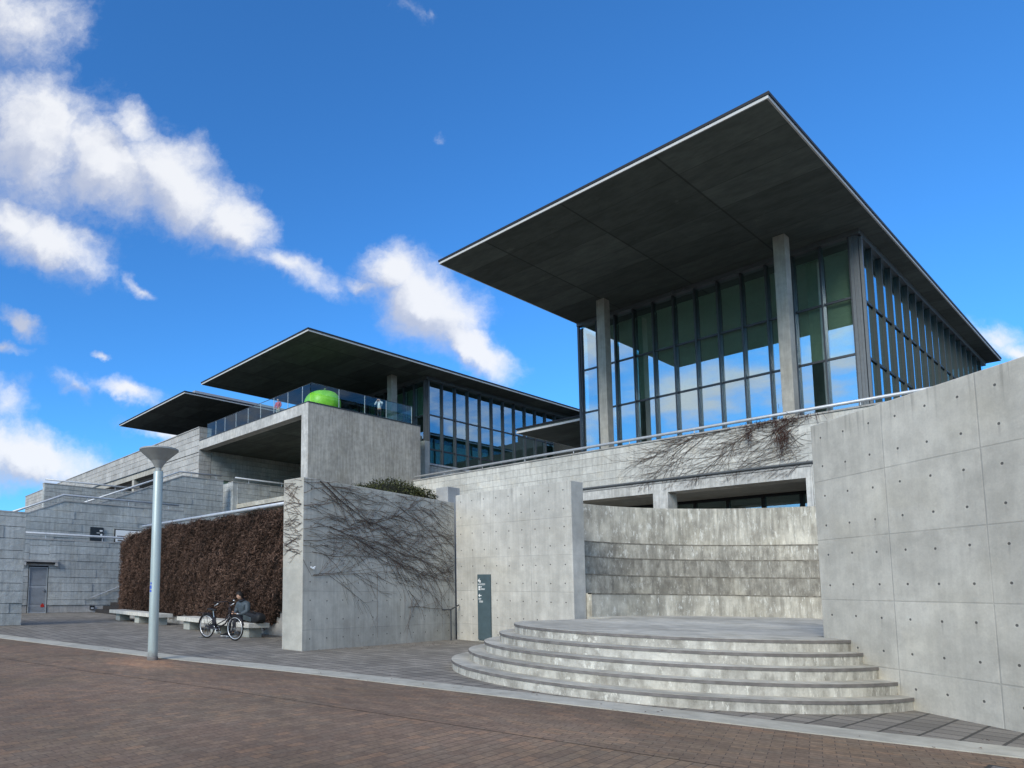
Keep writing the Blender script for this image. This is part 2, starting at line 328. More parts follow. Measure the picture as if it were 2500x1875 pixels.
# ------------------------------------------------------------------ mesh builder
class MB:
    def __init__(s): s.b = bmesh.new()
    def box(s, x0, x1, y0, y1, z0, z1, mtx=None):
        c = [(x, y, z) for z in (z0, z1) for y in (y0, y1) for x in (x0, x1)]
        if mtx is not None: c = [mtx @ Vector(q) for q in c]
        v = [s.b.verts.new(q) for q in c]
        for f in ((0, 2, 3, 1), (4, 5, 7, 6), (0, 1, 5, 4), (2, 6, 7, 3), (0, 4, 6, 2), (1, 3, 7, 5)):
            s.b.faces.new([v[i] for i in f])
        return s
    def prism(s, poly, z0, z1):
        n = len(poly)
        a = [s.b.verts.new((p[0], p[1], z0)) for p in poly]; b = [s.b.verts.new((p[0], p[1], z1)) for p in poly]
        s.b.faces.new(a[::-1]); s.b.faces.new(b)
        for i in range(n): s.b.faces.new((a[i], a[(i + 1) % n], b[(i + 1) % n], b[i]))
        return s
    def extr(s, pts, off):
        """planar polygon (3-D points) extruded by vector off"""
        off = Vector(off); n = len(pts)
        a = [s.b.verts.new(p) for p in pts]; b = [s.b.verts.new(Vector(p) + off) for p in pts]
        s.b.faces.new(a[::-1]); s.b.faces.new(b)
        for i in range(n): s.b.faces.new((a[i], a[(i + 1) % n], b[(i + 1) % n], b[i]))
        return s
    def tube(s, pts, r, seg=8, r1=None, caps=True):
        pts = [Vector(p) for p in pts]; n = len(pts); rings = []
        up = Vector((0, 0, 1))
        for i, p in enumerate(pts):
            d = (pts[min(i + 1, n - 1)] - pts[max(i - 1, 0)])
            if d.length < 1e-9: d = Vector((0, 0, 1))
            d.normalize()
            a = d.cross(up) if abs(d.z) < .95 else d.cross(Vector((1, 0, 0)))
            a.normalize(); b = d.cross(a)
            rr = r if r1 is None else r + (r1 - r) * i / max(1, n - 1)
            if isinstance(r, (list, tuple)): rr = r[i]
            rings.append([s.b.verts.new(p + a * (math.cos(k * 2 * PI / seg) * rr) + b * (math.sin(k * 2 * PI / seg) * rr)) for k in range(seg)])
        for i in range(n - 1):
            for k in range(seg):
                s.b.faces.new((rings[i][k], rings[i][(k + 1) % seg], rings[i + 1][(k + 1) % seg], rings[i + 1][k]))
        if caps and seg > 2:
            s.b.faces.new(rings[0][::-1]); s.b.faces.new(rings[-1])
        return s
    def lathe(s, prof, c=(0, 0, 0), seg=32):
        c = Vector(c); rings = []
        for r, z in prof:
            rings.append([s.b.verts.new(c + Vector((math.cos(k * 2 * PI / seg) * r, math.sin(k * 2 * PI / seg) * r, z))) for k in range(seg)])
        for i in range(len(rings) - 1):
            for k in range(seg): s.b.faces.new((rings[i][k], rings[i][(k + 1) % seg], rings[i + 1][(k + 1) % seg], rings[i + 1][k]))
        s.b.faces.new(rings[0][::-1]); s.b.faces.new(rings[-1])
        return s
    def torus(s, c, ax, R0, r, seg=32, sub=8):
        """ring with centre c, axis ax"""
        c = Vector(c); ax = Vector(ax).normalized()
        u = ax.cross(Vector((0, 0, 1))).normalized(); w = ax.cross(u)
        V = []
        for i in range(seg):
            a = 2 * PI * i / seg; rd = u * math.cos(a) + w * math.sin(a)
            V.append([s.b.verts.new(c + rd * (R0 + r * math.cos(2 * PI * k / sub)) + ax * (r * math.sin(2 * PI * k / sub))) for k in range(sub)])
        for i in range(seg):
            for k in range(sub):
                s.b.faces.new((V[i][k], V[(i + 1) % seg][k], V[(i + 1) % seg][(k + 1) % sub], V[i][(k + 1) % sub]))
        return s
    def ball(s, c, rad, seg=16, rings=10, mtx=None):
        rx, ry, rz = rad if hasattr(rad, '__len__') else (rad,) * 3
        c = Vector(c); V = []
        for i in range(1, rings):
            th = PI * i / rings
            ring = []
            for k in range(seg):
                q = Vector((rx * math.sin(th) * math.cos(2 * PI * k / seg), ry * math.sin(th) * math.sin(2 * PI * k / seg), rz * math.cos(th)))
                if mtx is not None: q = mtx @ q
                ring.append(s.b.verts.new(c + q))
            V.append(ring)
        q1 = Vector((0, 0, rz)); q2 = Vector((0, 0, -rz))
        if mtx is not None: q1 = mtx @ q1; q2 = mtx @ q2
        t = s.b.verts.new(c + q1); b = s.b.verts.new(c + q2)
        for k in range(seg):
            s.b.faces.new((t, V[0][k], V[0][(k + 1) % seg])); s.b.faces.new((b, V[-1][(k + 1) % seg], V[-1][k]))
            for i in range(len(V) - 1): s.b.faces.new((V[i][k], V[i + 1][k], V[i + 1][(k + 1) % seg], V[i][(k + 1) % seg]))
        return s
    def cut(s, co, no):
        g = s.b.verts[:] + s.b.edges[:] + s.b.faces[:]
        bmesh.ops.bisect_plane(s.b, geom=g, plane_co=co, plane_no=no, clear_outer=True)
        return s
    def build(s, name, mat, parent=None, smooth=False, bevel=0.0):
        bmesh.ops.recalc_face_normals(s.b, faces=s.b.faces[:])
        me = bpy.data.meshes.new(name); s.b.to_mesh(me); s.b.free()
        me.materials.append(M[mat] if isinstance(mat, str) else mat)
        if smooth:
            me.polygons.foreach_set('use_smooth', [True] * len(me.polygons))
        o = bpy.data.objects.new(name, me); COL.objects.link(o)
        if parent is not None: adopt(o, parent)
        if bevel:
            md = o.modifiers.new('bevel', 'BEVEL'); md.width = bevel; md.segments = 2; md.limit_method = 'ANGLE'
        return o

WM = {}
def world_of(o):
    return WM.get(o.name, Matrix.Identity(4))
def adopt(o, parent):
    o.parent = parent; o.matrix_parent_inverse = world_of(parent).inverted()

def tag(o, label, cat, group=None, kind=None):
    o['label'] = label
    if cat: o['category'] = cat
    if group: o['group'] = group
    if kind: o['kind'] = kind
    return o
def thing(name, loc, label, cat, group=None):
    o = bpy.data.objects.new(name, None); COL.objects.link(o); o.location = loc
    o.empty_display_size = .2
    WM[o.name] = Matrix.Translation(loc)
    return tag(o, label, cat, group)
def struct(o):
    o['kind'] = 'structure'; return o

# ------------------------------------------------------------------ stone walls in courses
HS = (.43, .30, .43, .42, .36, .43, .28, .43)
def stones(mb, axis, c, sgn, a0, a1, z0, z1, lmean=1.15, heights=HS, prot=.03, gap=.016, seed=1, depth=.06):
    """blocks on the plane axis=c ('x' or 'y'), facing sgn; along the other axis a0..a1"""
    rnd = random.Random(seed); z = z0; k = seed
    while z < z1 - .03:
        h = heights[k % len(heights)]; k += 1
        zt = min(z + h, z1)
        if z1 - zt < .12: zt = z1
        a = a0
        first = rnd.uniform(.35, 1.0)
        while a < a1 - .01:
            L = lmean * rnd.uniform(.7, 1.3) * (first if a == a0 else 1)
            b = min(a + L, a1)
            if a1 - b < .3: b = a1
            pr = rnd.uniform(.2, 1.0) * prot
            lo, hi = sorted((c + sgn * pr, c - sgn * depth))
            g = gap / 2
            if axis == 'x': mb.box(lo, hi, a + .003, b - .003, z + g * 1.4, zt - g * .6)
            else: mb.box(a + .003, b - .003, lo, hi, z + g * 1.4, zt - g * .6)
            a = b
        z = zt
    return mb

# ------------------------------------------------------------------ ground
def sheet(name, pts, z, mat, uvs=None):
    me = bpy.data.meshes.new(name)
    me.from_pydata([(p[0], p[1], z) for p in pts], [], [list(range(len(pts)))])
    me.materials.append(M[mat]); o = bpy.data.objects.new(name, me); COL.objects.link(o)
    return struct(o)
sheet('ground', [(-900, -900), (900, -900), (900, 900), (-900, 900)], -.03, 'ground')
sheet('paved_path', [(3, -40), (60, -40), (60, 60), (-40, 60), (-40, 20)], 0.0, 'paving')
edge = [(-24, 62), (-2.4, 36), (2.35, 26), (4.17, 18.94), (5.77, 12.9), (6.91, 9.51), (7.75, 6.56), (8.33, 4.44), (8.91, 2.33), (9.27, 1.11), (10.2, -2.5), (12.5, -12), (17, -40)]
def smooth_line(p, n=6):
    out = []
    for i in range(len(p) - 1):
        p0, p1, p2, p3 = (Vector(p[max(0, i - 1)]), Vector(p[i]), Vector(p[i + 1]), Vector(p[min(len(p) - 1, i + 2)]))
        for k in range(n):
            t = k / n
            out.append(.5 * ((2 * p1) + (p2 - p0) * t + (2 * p0 - 5 * p1 + 4 * p2 - p3) * t * t + (3 * p1 - p0 - 3 * p2 + p3) * t ** 3))
    out.append(Vector(p[-1])); return out
EL = smooth_line(edge)
def offs(line, d):
    out = []
    for i, p in enumerate(line):
        t = (line[min(i + 1, len(line) - 1)] - line[max(i - 1, 0)]).normalized()
        out.append(p + Vector((-t.y, t.x)) * d)
    return out
def strip(name, A, B, z, mat, thick=0.0, kind=True):
    bm = bmesh.new(); uv = bm.loops.layers.uv.new('UVMap'); u = 0; rows = []
    for i in range(len(A)):
        if i: u += ((A[i] + B[i]) / 2 - (A[i - 1] + B[i - 1]) / 2).length
        rows.append((bm.verts.new((*A[i], z)), bm.verts.new((*B[i], z)), u, (A[i] - B[i]).length))
    for i in range(len(A) - 1):
        f = bm.faces.new((rows[i][0], rows[i][1], rows[i + 1][1], rows[i + 1][0]))
        for l, q in zip(f.loops, ((rows[i][2], 0), (rows[i][2], rows[i][3]), (rows[i + 1][2], rows[i + 1][3]), (rows[i + 1][2], 0))): l[uv].uv = q
    if thick:
        r = bmesh.ops.extrude_face_region(bm, geom=bm.faces[:])
        bmesh.ops.translate(bm, vec=(0, 0, -thick), verts=[v for v in r['geom'] if isinstance(v, bmesh.types.BMVert)])
    bmesh.ops.recalc_face_normals(bm, faces=bm.faces[:])
    if not thick:
        for f in bm.faces:
            if f.normal.z < 0: f.normal_flip()
    me = bpy.data.meshes.new(name); bm.to_mesh(me); bm.free(); me.materials.append(M[mat])
    o = bpy.data.objects.new(name, me); COL.objects.link(o)
    return struct(o)
IN1 = offs(EL, -2.25)      # inner edge of the brick border band
brickpoly = [(p.x, p.y) for p in IN1] + [(-60, -60), (-60, 62)]
sheet('brick_plaza', brickpoly, .004, 'brick')
strip('brick_border', IN1, offs(EL, 0.0), .008, 'brickb')
strip('kerb_strip', offs(EL, .012), offs(EL, .60), .016, 'kerb', .02)
# dark metal cover in the bricks near the right corner
t_ = thing('manhole_cover', (8.5, 1.3, 0), 'dark square drain cover set in the red bricks at the bottom right corner', 'drain cover')
MB().box(8.15, 8.62, .75, 1.22, .0, .012).build('lid', 'nosing', t_)
MB().box(8.12, 8.65, .72, .75, .0, .014).box(8.12, 8.65, 1.22, 1.25, .0, .014).box(8.12, 8.15, .75, 1.22, 0, .014).box(8.62, 8.65, .75, 1.22, 0, .014).build('rim', 'black', t_)

# ------------------------------------------------------------------ right concrete wall
def rwp(s, n, z): # s along towards camera from RW0, n to the back
    q = RW0 + Vector(RW) * s - Vector(RWN) * n
    return (q.x, q.y, z)
t_ = thing('concrete_wall', (11.94, 2.38, 0), 'tall smooth concrete wall with tie holes running out of the right edge of the photo', 'wall', )
mb = MB()
s0 = -1.478; s1 = 12.0
mb.extr([rwp(s0, 0, -.02), rwp(s1, 0, -.02), rwp(s1, 0, 4.18), rwp(s0, 0, 4.18)], -Vector(RWN) * .5)
mb.build('wall_face', 'c_right', t_, bevel=.012)

# ------------------------------------------------------------------ stage steps
CXs = [12.40, 12.66, 12.75, 12.92, 13.18]; RS = [3.52, 3.36, 3.12, 2.93, 2.80]; CYs = 5.85
HST = .1675
def rw_side(x, y): return (Vector((x, y, 0)) - RW0).dot(Vector(RWN))
def u_outline(cx, r, xb=17.0, extra=0.0):
    pts = []
    N = 72
    for i in range(N + 1):
        a = PI / 2 + PI * 1.0 * i / N
        x, y = cx + r * math.cos(a), CYs + r * math.sin(a)
        if rw_side(x, y) > -.03: pts.append((x, y))
        else:
            # run into the wall line
            x0, y0 = pts[-1]; f = (rw_side(x0, y0) + .03) / (rw_side(x0, y0) - rw_side(x, y))
            pts.append((x0 + (x - x0) * f, y0 + (y - y0) * f)); break
    return pts
t_ = thing('stage_steps', (12.6, 5.85, 0), 'rounded stage of five curved concrete steps with white stained risers', 'steps')
for k in range(5):
    o = u_outline(CXs[k], RS[k])
    xb = 16.40 if CYs + RS[k] > 9.2 else 16.40
    last = o[-1]
    far = (last[0] - RW[0] * 6, last[1] - RW[1] * 6)
    poly = [(xb, CYs + RS[k])] + o + [far, (xb, far[1] + .01)]
    z = HST * (k + 1)
    base = MB().prism(poly, -.02 if k == 0 else HST * k - .05, z - .045)
    st = base.build('step', 'c_riser', t_)
    # nosing slab, overhanging 12 mm
    o2 = u_outline(CXs[k], RS[k] + .012)
    last = o2[-1]; far = (last[0] - RW[0] * 6, last[1] - RW[1] * 6)
    poly = [(xb, CYs + RS[k] + .012)] + o2 + [far, (xb, far[1] + .01)]
    nb = MB().prism(poly, z - .045, z - .004)
    nb.build('nosing', 'nosing', st)
    poly3 = [(xb, CYs + RS[k] + .004)] + u_outline(CXs[k], RS[k] + .004)
    l3 = poly3[-1]; poly3 += [(l3[0] - RW[0] * 6, l3[1] - RW[1] * 6), (xb, l3[1] - RW[1] * 6 + .01)]
    MB().prism(poly3, z - .004, z).build('tread', 'c_floor', st)

# stage floor behind, up to the amphitheatre
zs = HST * 5
SC = (18.0, 4.15); SR = 5.12
def seat_arc(r, x0, a_end=-50, n=48):
    pts = [(x0, SC[1] + r)]
    for i in range(n + 1):
        a = R(90 + (a_end - 90) * i / n)
        pts.append((SC[0] + r * math.cos(a), SC[1] + r * math.sin(a)))
    return pts
fl = [(16.40, 8.6), (16.40, SC[1] + SR + .2)] + seat_arc(SR + .2, 16.40)[1:] + [(14.6, 2.4), (13.6, 4.0)]
t_ = thing('stage_floor', (18, 5, 0), 'flat grey concrete stage floor in front of the curved stained seating', 'stage')
MB().prism([(12.95, 3.66), (16.42, 3.3)] + [(16.42, 8.66), (13.0, 8.66), (11.3, 7.6), (10.9, 5.9), (11.4, 4.4)], zs - .05, zs - .001).build('apron', 'c_floor', t_)
MB().prism([(16.402, SC[1] + SR + .1)] + seat_arc(SR + .1, 16.402)[1:] + [(16.402, -1.0)], zs - .06, zs + .002).build('floor_slab', 'c_floor', t_)
t_ = thing('amphitheatre_seating', (20, 8, 0), 'curved stained concrete seating tiers rising to a high back wall', 'seating')
ZL = [zs - .1, 1.45, 1.965, 2.48, 2.95, 4.10]
for k in range(5):
    r0 = SR + .35 * k; r1 = SR + .35 * (k + 1) + .12 if k < 4 else r0 + .45
    A = seat_arc(r0, 16.46); B = seat_arc(r1, 16.46)
    if k < 4:
        L_ = seat_arc(r0 - .009, 16.46)
        MB().prism(L_ + seat_arc(r0 + .1, 16.46)[::-1], ZL[k + 1] - .03, ZL[k + 1] + .004).build('shade_lip', 'lip', t_)  # added dark lip that draws the shade line between tiers
    MB().prism(A + B[::-1], ZL[k] - (.1 if k else 0), ZL[k + 1]).build('back_wall' if k == 4 else 'tier', 'c_seat%d' % k, t_)

# ------------------------------------------------------------------ sign wall and sign
t_ = thing('sign_wall', (15.86, 11.3, 0), 'square concrete wall with tie holes behind the slim sign panel', 'wall')
MB().box(15.86, 16.43, 9.4, 13.16, -.02, 4.36).build('wall_face', 'c_sign', t_, bevel=.012)
t_ = thing('sign_panel', (15.8, 12.13, 0), 'slim blue grey direction sign with white arrows leaning on the concrete wall', 'sign')
MB().box(15.80, 15.862, 11.91, 12.345, .06, 1.94).build('panel', 'signgrey', t_, bevel=.004)
def flat(mb, pts2, x=15.7985):  # pts (u to the right in the photo = -y, z)
    mb.extr([(x, 12.345 - u, z) for u, z in pts2], (.003, 0, 0))
def rect(mb, u0, u1, z0, z1): flat(mb, [(u0, z0), (u1, z0), (u1, z1), (u0, z1)])
a = MB()
flat(a, [(.02, 1.76), (.075, 1.82), (.09, 1.805), (.055, 1.768), (.115, 1.768), (.115, 1.70), (.135, 1.70), (.135, 1.795), (.09, 1.79), (.055, 1.745), (.09, 1.715), (.075, 1.70)][:6] + [(.115, 1.70), (.09, 1.70), (.09, 1.745), (.055, 1.745), (.09, 1.715), (.075, 1.70)])
a.build('arrow', 'paper', t_)
a = MB()
flat(a, [(.03, 1.33), (.075, 1.38), (.09, 1.367), (.065, 1.34), (.14, 1.34), (.14, 1.318), (.065, 1.318), (.09, 1.293), (.075, 1.28)])
a.build('arrow', 'paper', t_)
rr_ = random.Random(3)
def textline(u0, u1, z, h):
    global a
    a = MB(); u = u0
    while u < u1:
        w = rr_.uniform(.35, .9) * h
        rect(a, u, min(u + w, u1), z, z + h)
        u += w + .22 * h
    a.build('text_line', 'paper', t_)
textline(.02, .27, 1.655, .016); textline(.02, .27, 1.632, .010)
for zz in (1.55, 1.485):
    a = MB(); rect(a, .04, .092, zz, zz + .05); a.build('pictogram', 'paper', t_); textline(.105, .16 if zz > 1.5 else .26, zz + .026, .018); textline(.105, .15 if zz > 1.5 else .25, zz + .006, .010)
textline(.04, .13, 1.225, .024); textline(.04, .115, 1.20, .010)
textline(.06, .19, 1.155, .022); textline(.06, .19, 1.13, .012)

# ------------------------------------------------------------------ wall with bare vines (left of the sign wall)
t_ = thing('vine_wall', (9.44, 12.41, 0), 'thick concrete wall covered with bare climbing vines beside the bench', 'wall')
A0 = Vector((9.44, 12.41, 0)); A1 = A0 + PWD * 6.46
mb = MB(); mb.extr([(*A0.xy, -.02), (*A1.xy, -.02), (*A1.xy, 4.14), (*A0.xy, 4.14)], PWN * .70)
mb.build('wall_face', 'c_pillar', t_, bevel=.012)

def vines(name, O, U, N, starts, label, cat='vine', W=Vector((0, 0, 1)), lift=.012, bound=None):
    """bare stems creeping on a plane; starts: list of (u,w,angle,length,r,wiggle,branches)"""
    mb = MB(); rnd = random.Random(len(starts) + 5)
    O = Vector(O); U = Vector(U); N = Vector(N)
    def grow(u, w, a, L, r, wig, br, depth=0):
        pts = []; n = max(4, int(L / .09)); st = L / n; rad = []
        a0 = a
        for i in range(n + 1):
            if bound and not bound(u, w): break
            pts.append(O + U * u + W * w + N * (lift + r * .8 + rnd.uniform(0, .006)))
            rad.append(max(.0022, r * (1 - .6 * i / n)))
            if br and depth < 2 and rnd.random() < br and i > 1:
                grow(u, w, a + rnd.choice((-1, 1)) * rnd.uniform(.25, .75), L * rnd.uniform(.25, .55), r * .6, wig, br * .45, depth + 1)
            a += rnd.gauss(0, wig) + (a0 - a) * .12
            u += math.cos(a) * st; w += math.sin(a) * st
        if len(pts) > 2: mb.tube(pts, rad, 4, caps=False)
    for q in starts: grow(*q)
    o = mb.build(name, 'bark'); tag(o, label, cat); return o
rv = random.Random(11); S = []
def top_of(u): return 4.12
def lowb(u): return 2.35 - .10 * u + .35 * math.sin(u * 1.3)
# thick leaders
S += [(.55, 4.1, -.46, 2.2, .017, .05, .25), (.80, 4.1, -.50, 2.1, .014, .05, .2), (.62, 3.9, -.40, 2.1, .011, .05, .25), (2.45, 3.15, .38, 2.7, .013, .05, .3), (1.7, 3.1, .30, 1.9, .010, .06, .3), (.0, 3.45, .12, 1.4, .011, .07, .25),
      (.9, 3.0, -.30, 3.0, .012, .06, .35), (2.6, 2.75, -.24, 3.9, .011, .05, .35), (3.2, 2.35, -.22, 3.4, .011, .05, .35), (1.2, 2.9, .16, 1.6, .009, .07, .3), (2.9, 3.0, -.2, 2.2, .009, .06, .3),
      (3.7, 3.75, -.42, 3.0, .010, .05, .3), (.0, 2.15, -.95, .5, .006, .04, .0), (.32, 1.78, .03, 3.2, .008, .05, .35), (.35, 1.8, .10, 2.6, .006, .05, .35), (.3, 2.35, -.10, 3.4, .008, .05, .35),
      (2.75, 1.9, -1.55, 1.7, .006, .05, .03), (3.6, 2.0, -.9, 1.0, .009, .06, .2), (4.1, 1.45, -.7, .9, .008, .06, .3), (4.3, 1.3, -1.75, 1.2, .008, .06, .08), (4.5, 1.2, -2.0, 1.1, .006, .06, .1), (4.1, .98, .10, 2.2, .008, .05, .25), (4.7, 2.0, -1.5, .9, .006, .05, .05), (6.2, 1.6, -2.5, 1.2, .005, .05, .1)]
for i in range(200):
    u = rv.uniform(-.3, 5.8); w = rv.uniform(lowb(u) - .05, 4.1)
    right = max(0, u) / 6.4
    ang = rv.gauss(-.02 - .24 * right, .13)
    S.append((u if u > 0 else .0, w, ang, rv.uniform(.6, 2.0), rv.uniform(.0035, .0065), .11, .08))
for i in range(40):  # denser bundle sweeping down to the right
    u = rv.uniform(2.0, 5.9); w = 2.85 - .20 * (u - 2.0) + rv.gauss(0, .25)
    S.append((u, w, rv.gauss(-.24, .07), rv.uniform(.8, 2.2), rv.uniform(.0035, .0065), .09, .08))
vines('bare_vine', A0, PWD, -PWN, S, 'bare brown vine stems creeping over the upper half of the thick concrete wall',
      bound=lambda u, w: -.01 <= u <= 6.42 and .1 < w < 4.16)
S = []
for i in range(75):
    w = rv.uniform(2.25, 4.1)
    S.append((rv.uniform(.0, .3) if rv.random() < .7 else rv.uniform(.3, .6), w, rv.gauss(.05, .35), rv.uniform(.25, .8), rv.uniform(.004, .008), .2, .15))
vines('bare_vine', A0, PWN, -PWD, S, 'bare vine twigs wrapped round the narrow end of the thick concrete wall', bound=lambda u, w: -.005 <= u <= .705 and .2 < w < 4.16)
# small pale scrap caught in the vine
t_ = thing('plastic_scrap', (9.74, 12.4, 1.94), 'small white scrap of plastic caught on the vine of the thick concrete wall', 'scrap')
mb = MB(); rs = random.Random(2)
for i in range(5):
    c = Vector((9.75 + rs.uniform(-.05, .05), 12.41, 1.95 + rs.uniform(-.02, .03)))
    mb.ball(c, (.045, .012, .02), 8, 5, Matrix.Rotation(rs.uniform(-.6, .6), 3, 'Y'))
mb.build('sheet', 'paper', t_)
# little hand rail in the corner between vine wall and sign wall
t_ = thing('handrail', (15.3, 12.9, 0), 'short dark handrail with one post in the corner beside the sign wall', 'handrail')
MB().tube([(14.95, 12.93, .90), (15.38, 12.98, .90), (15.80, 13.03, 1.03)], .02).build('rail', 'mull', t_)
MB().tube([(15.38, 12.98, 0), (15.38, 12.98, .89)], .022).build('post', 'mull', t_)

# planter, bush
t_ = thing('planter', (14.5, 15, 0), 'grey concrete planter behind the vine wall holding a clipped shrub', 'planter')
P0 = A0 + PWN * .72; P1 = A1 + PWN * .72
MB().prism([(11.95, 13.6), (16.8, 14.2), (16.8, 17.4), (11.95, 17.4)], 0, 3.85).build('box', 'c_plain', t_)
MB().box(17.0, 17.6, 14.42, 14.92, 0, 4.9).build('end_block', 'c_plain', t_)
MB().prism([(12.1, 13.8), (16.7, 14.35), (16.7, 17.2), (12.1, 17.2)], 3.852, 3.88).build('soil', 'soil', t_)
def leafcloud(name, parts, n, size, mat, seed=1, droop=0.0):
    rnd = random.Random(seed); V = []; F = []
    for (c, rad, wgt) in parts:
        for i in range(int(n * wgt)):
            while True:
                d = Vector((rnd.uniform(-1, 1), rnd.uniform(-1, 1), rnd.uniform(-1, 1)))
                if .05 < d.length < 1: break
            d = d.normalized() * (rnd.uniform(.80, 1.02) + .07 * math.sin(7 * d.x + 5 * d.y + c[0]) + .05 * math.sin(13 * d.z + 9 * d.x))
            p = Vector((c[0] + d.x * rad[0], c[1] + d.y * rad[1], c[2] + d.z * rad[2]))
            s = size * rnd.uniform(.6, 1.4)
            a = Vector((rnd.gauss(0, 1), rnd.gauss(0, 1), rnd.gauss(.4, 1))).normalized(); b = a.orthogonal().normalized()
            b = (Matrix.Rotation(rnd.uniform(0, 6.28), 3, a) @ b)
            k = len(V)
            V += [p - a * s, p + b * s * .45, p + a * s, p - b * s * .45 + a.cross(b) * s * .25]; F.append((k, k + 1, k + 2, k + 3))
    me = bpy.data.meshes.new(name); me.from_pydata([tuple(v) for v in V], [], F); me.materials.append(M[mat])
    o = bpy.data.objects.new(name, me); COL.objects.link(o); return o
t_ = thing('clipped_shrub', (15.2, 15.6, 3.88), 'rounded clipped evergreen shrub with yellowish tips above the vine wall', 'shrub')
o = leafcloud('foliage', [((15.6, 15.6, 4.06), (1.65, 1.0, 1.04), 1.0), ((16.7, 15.6, 4.2), (1.05, .85, .80), .45), ((14.4, 15.6, 4.1), (1.15, .8, .74), .42), ((15.9, 15.6, 4.1), (1.4, .7, .92), .4)], 13000, .034, 'leaf', 4); adopt(o, t_)
mb = MB(); rs = random.Random(9)
for i in range(22):
    p = Vector((15.3 + rs.uniform(-.5, .7), 15.6 + rs.uniform(-.3, .3), 3.87)); q = p + Vector((rs.gauss(0, .7), rs.gauss(0, .35), rs.uniform(.4, .9)))
    mb.tube([p, (p + q) / 2 + Vector((rs.gauss(0, .05), 0, .05)), q], .018, 5, .005)
mb.build('stem', 'twig', t_)
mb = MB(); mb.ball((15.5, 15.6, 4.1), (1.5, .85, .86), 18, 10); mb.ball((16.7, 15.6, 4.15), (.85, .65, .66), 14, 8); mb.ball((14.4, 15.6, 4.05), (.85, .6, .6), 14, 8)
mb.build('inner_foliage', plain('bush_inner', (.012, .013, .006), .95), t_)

# ------------------------------------------------------------------ ivy wall
t_ = thing('retaining_wall', (11.75, 20, 0), 'long low retaining wall hidden by dead brown ivy behind the benches', 'wall')
MB().box(11.76, 12.2, 13.15, 29.3, -.02, 3.86).build('wall_face', 'c_plain', t_)
t_ = thing('tube_railing', (11.9, 20, 3.86), 'pale tube railing along the top of the brown ivy wall', 'railing')
MB().tube([(11.62, 13.2, 4.05), (11.62, 26.9, 4.05)], .06, 12).build('rail', 'tube', t_, True)
for yy in (14.5, 17.5, 20.5, 23.5, 26.5): MB().tube([(11.9, yy, 3.85), (11.75, yy, 3.95), (11.64, yy, 4.03)], .022, 6).build('bracket', 'tube', t_)
def ivy():
    rnd = random.Random(21); V = []; F = []
    def hole(y, z):
        if y < 16.75 and z < 1.15 - (y - 16.2) * .9 + .25 * math.sin(9 * y): return True
        if z < .30 + .12 * math.sin(5 * y): return True
        return False
    def topz(y): return 3.92 + .05 * math.sin(3 * y) - (0 if y < 26.5 else (y - 26.5) * .16) 
    for i in range(62000):
        y = rnd.uniform(13.2, 29.5); z = rnd.uniform(.2, 3.95)
        if hole(y, z) or z > topz(y): continue
        dep = .10 + .30 * (.5 + .5 * math.sin(2.3 * y + 1.7 * math.sin(1.9 * z)) * math.sin(3.1 * z + y)) * .6 + .10 * math.sin(11 * y + 7 * z) * .5
        dep += .15 * min(1, (z - .2) / 1.2)
        if y > 28.6: dep *= max(.1, (29.6 - y))
        x = 11.76 - max(.02, dep) + rnd.gauss(0, .045)
        L = rnd.uniform(.05, .17); wd = rnd.uniform(.005, .012)
        # drooping twig or curled leaf
        a = Vector((rnd.gauss(-.3, .4), rnd.gauss(0, .9) + .5 * math.sin(4 * y + 3 * z), rnd.gauss(-.45, .45))).normalized()
        b = Vector((rnd.gauss(0, .4), rnd.gauss(0, 1), rnd.gauss(0, 1))).cross(a)
        if b.length < 1e-3: continue
        b.normalize(); p = Vector((x, y, z)); k = len(V)
        mid = p + a * L * .5 + Vector((-.012, 0, .02))
        V += [p - b * wd * .5, p + b * wd * .5, mid + b * wd, mid - b * wd, p + a * L]
        F += [(k, k + 1, k + 2, k + 3), (k + 3, k + 2, k + 4)]
    me = bpy.data.meshes.new('foliage'); me.from_pydata([tuple(v) for v in V], [], F); me.materials.append(M['ivy'])
    o = bpy.data.objects.new('foliage', me); COL.objects.link(o)
    # back mass with lumpy surface
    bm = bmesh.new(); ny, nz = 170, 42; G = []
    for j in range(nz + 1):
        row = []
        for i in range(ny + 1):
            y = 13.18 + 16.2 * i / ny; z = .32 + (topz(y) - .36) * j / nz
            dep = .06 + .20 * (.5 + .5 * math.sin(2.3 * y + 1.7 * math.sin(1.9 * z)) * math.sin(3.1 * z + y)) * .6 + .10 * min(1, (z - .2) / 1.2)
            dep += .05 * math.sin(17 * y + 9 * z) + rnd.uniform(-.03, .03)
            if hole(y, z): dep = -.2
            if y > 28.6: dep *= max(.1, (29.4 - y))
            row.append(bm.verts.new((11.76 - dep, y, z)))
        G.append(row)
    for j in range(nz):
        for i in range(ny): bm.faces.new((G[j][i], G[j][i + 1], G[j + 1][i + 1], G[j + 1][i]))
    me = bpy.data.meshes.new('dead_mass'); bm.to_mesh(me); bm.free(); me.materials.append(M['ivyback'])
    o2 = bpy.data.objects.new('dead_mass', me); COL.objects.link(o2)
    t_ = thing('dead_ivy', (11.5, 21, 0), 'thick curtain of dead brown ivy hanging behind the concrete benches', 'ivy')
    adopt(o, t_); adopt(o2, t_)
ivy()

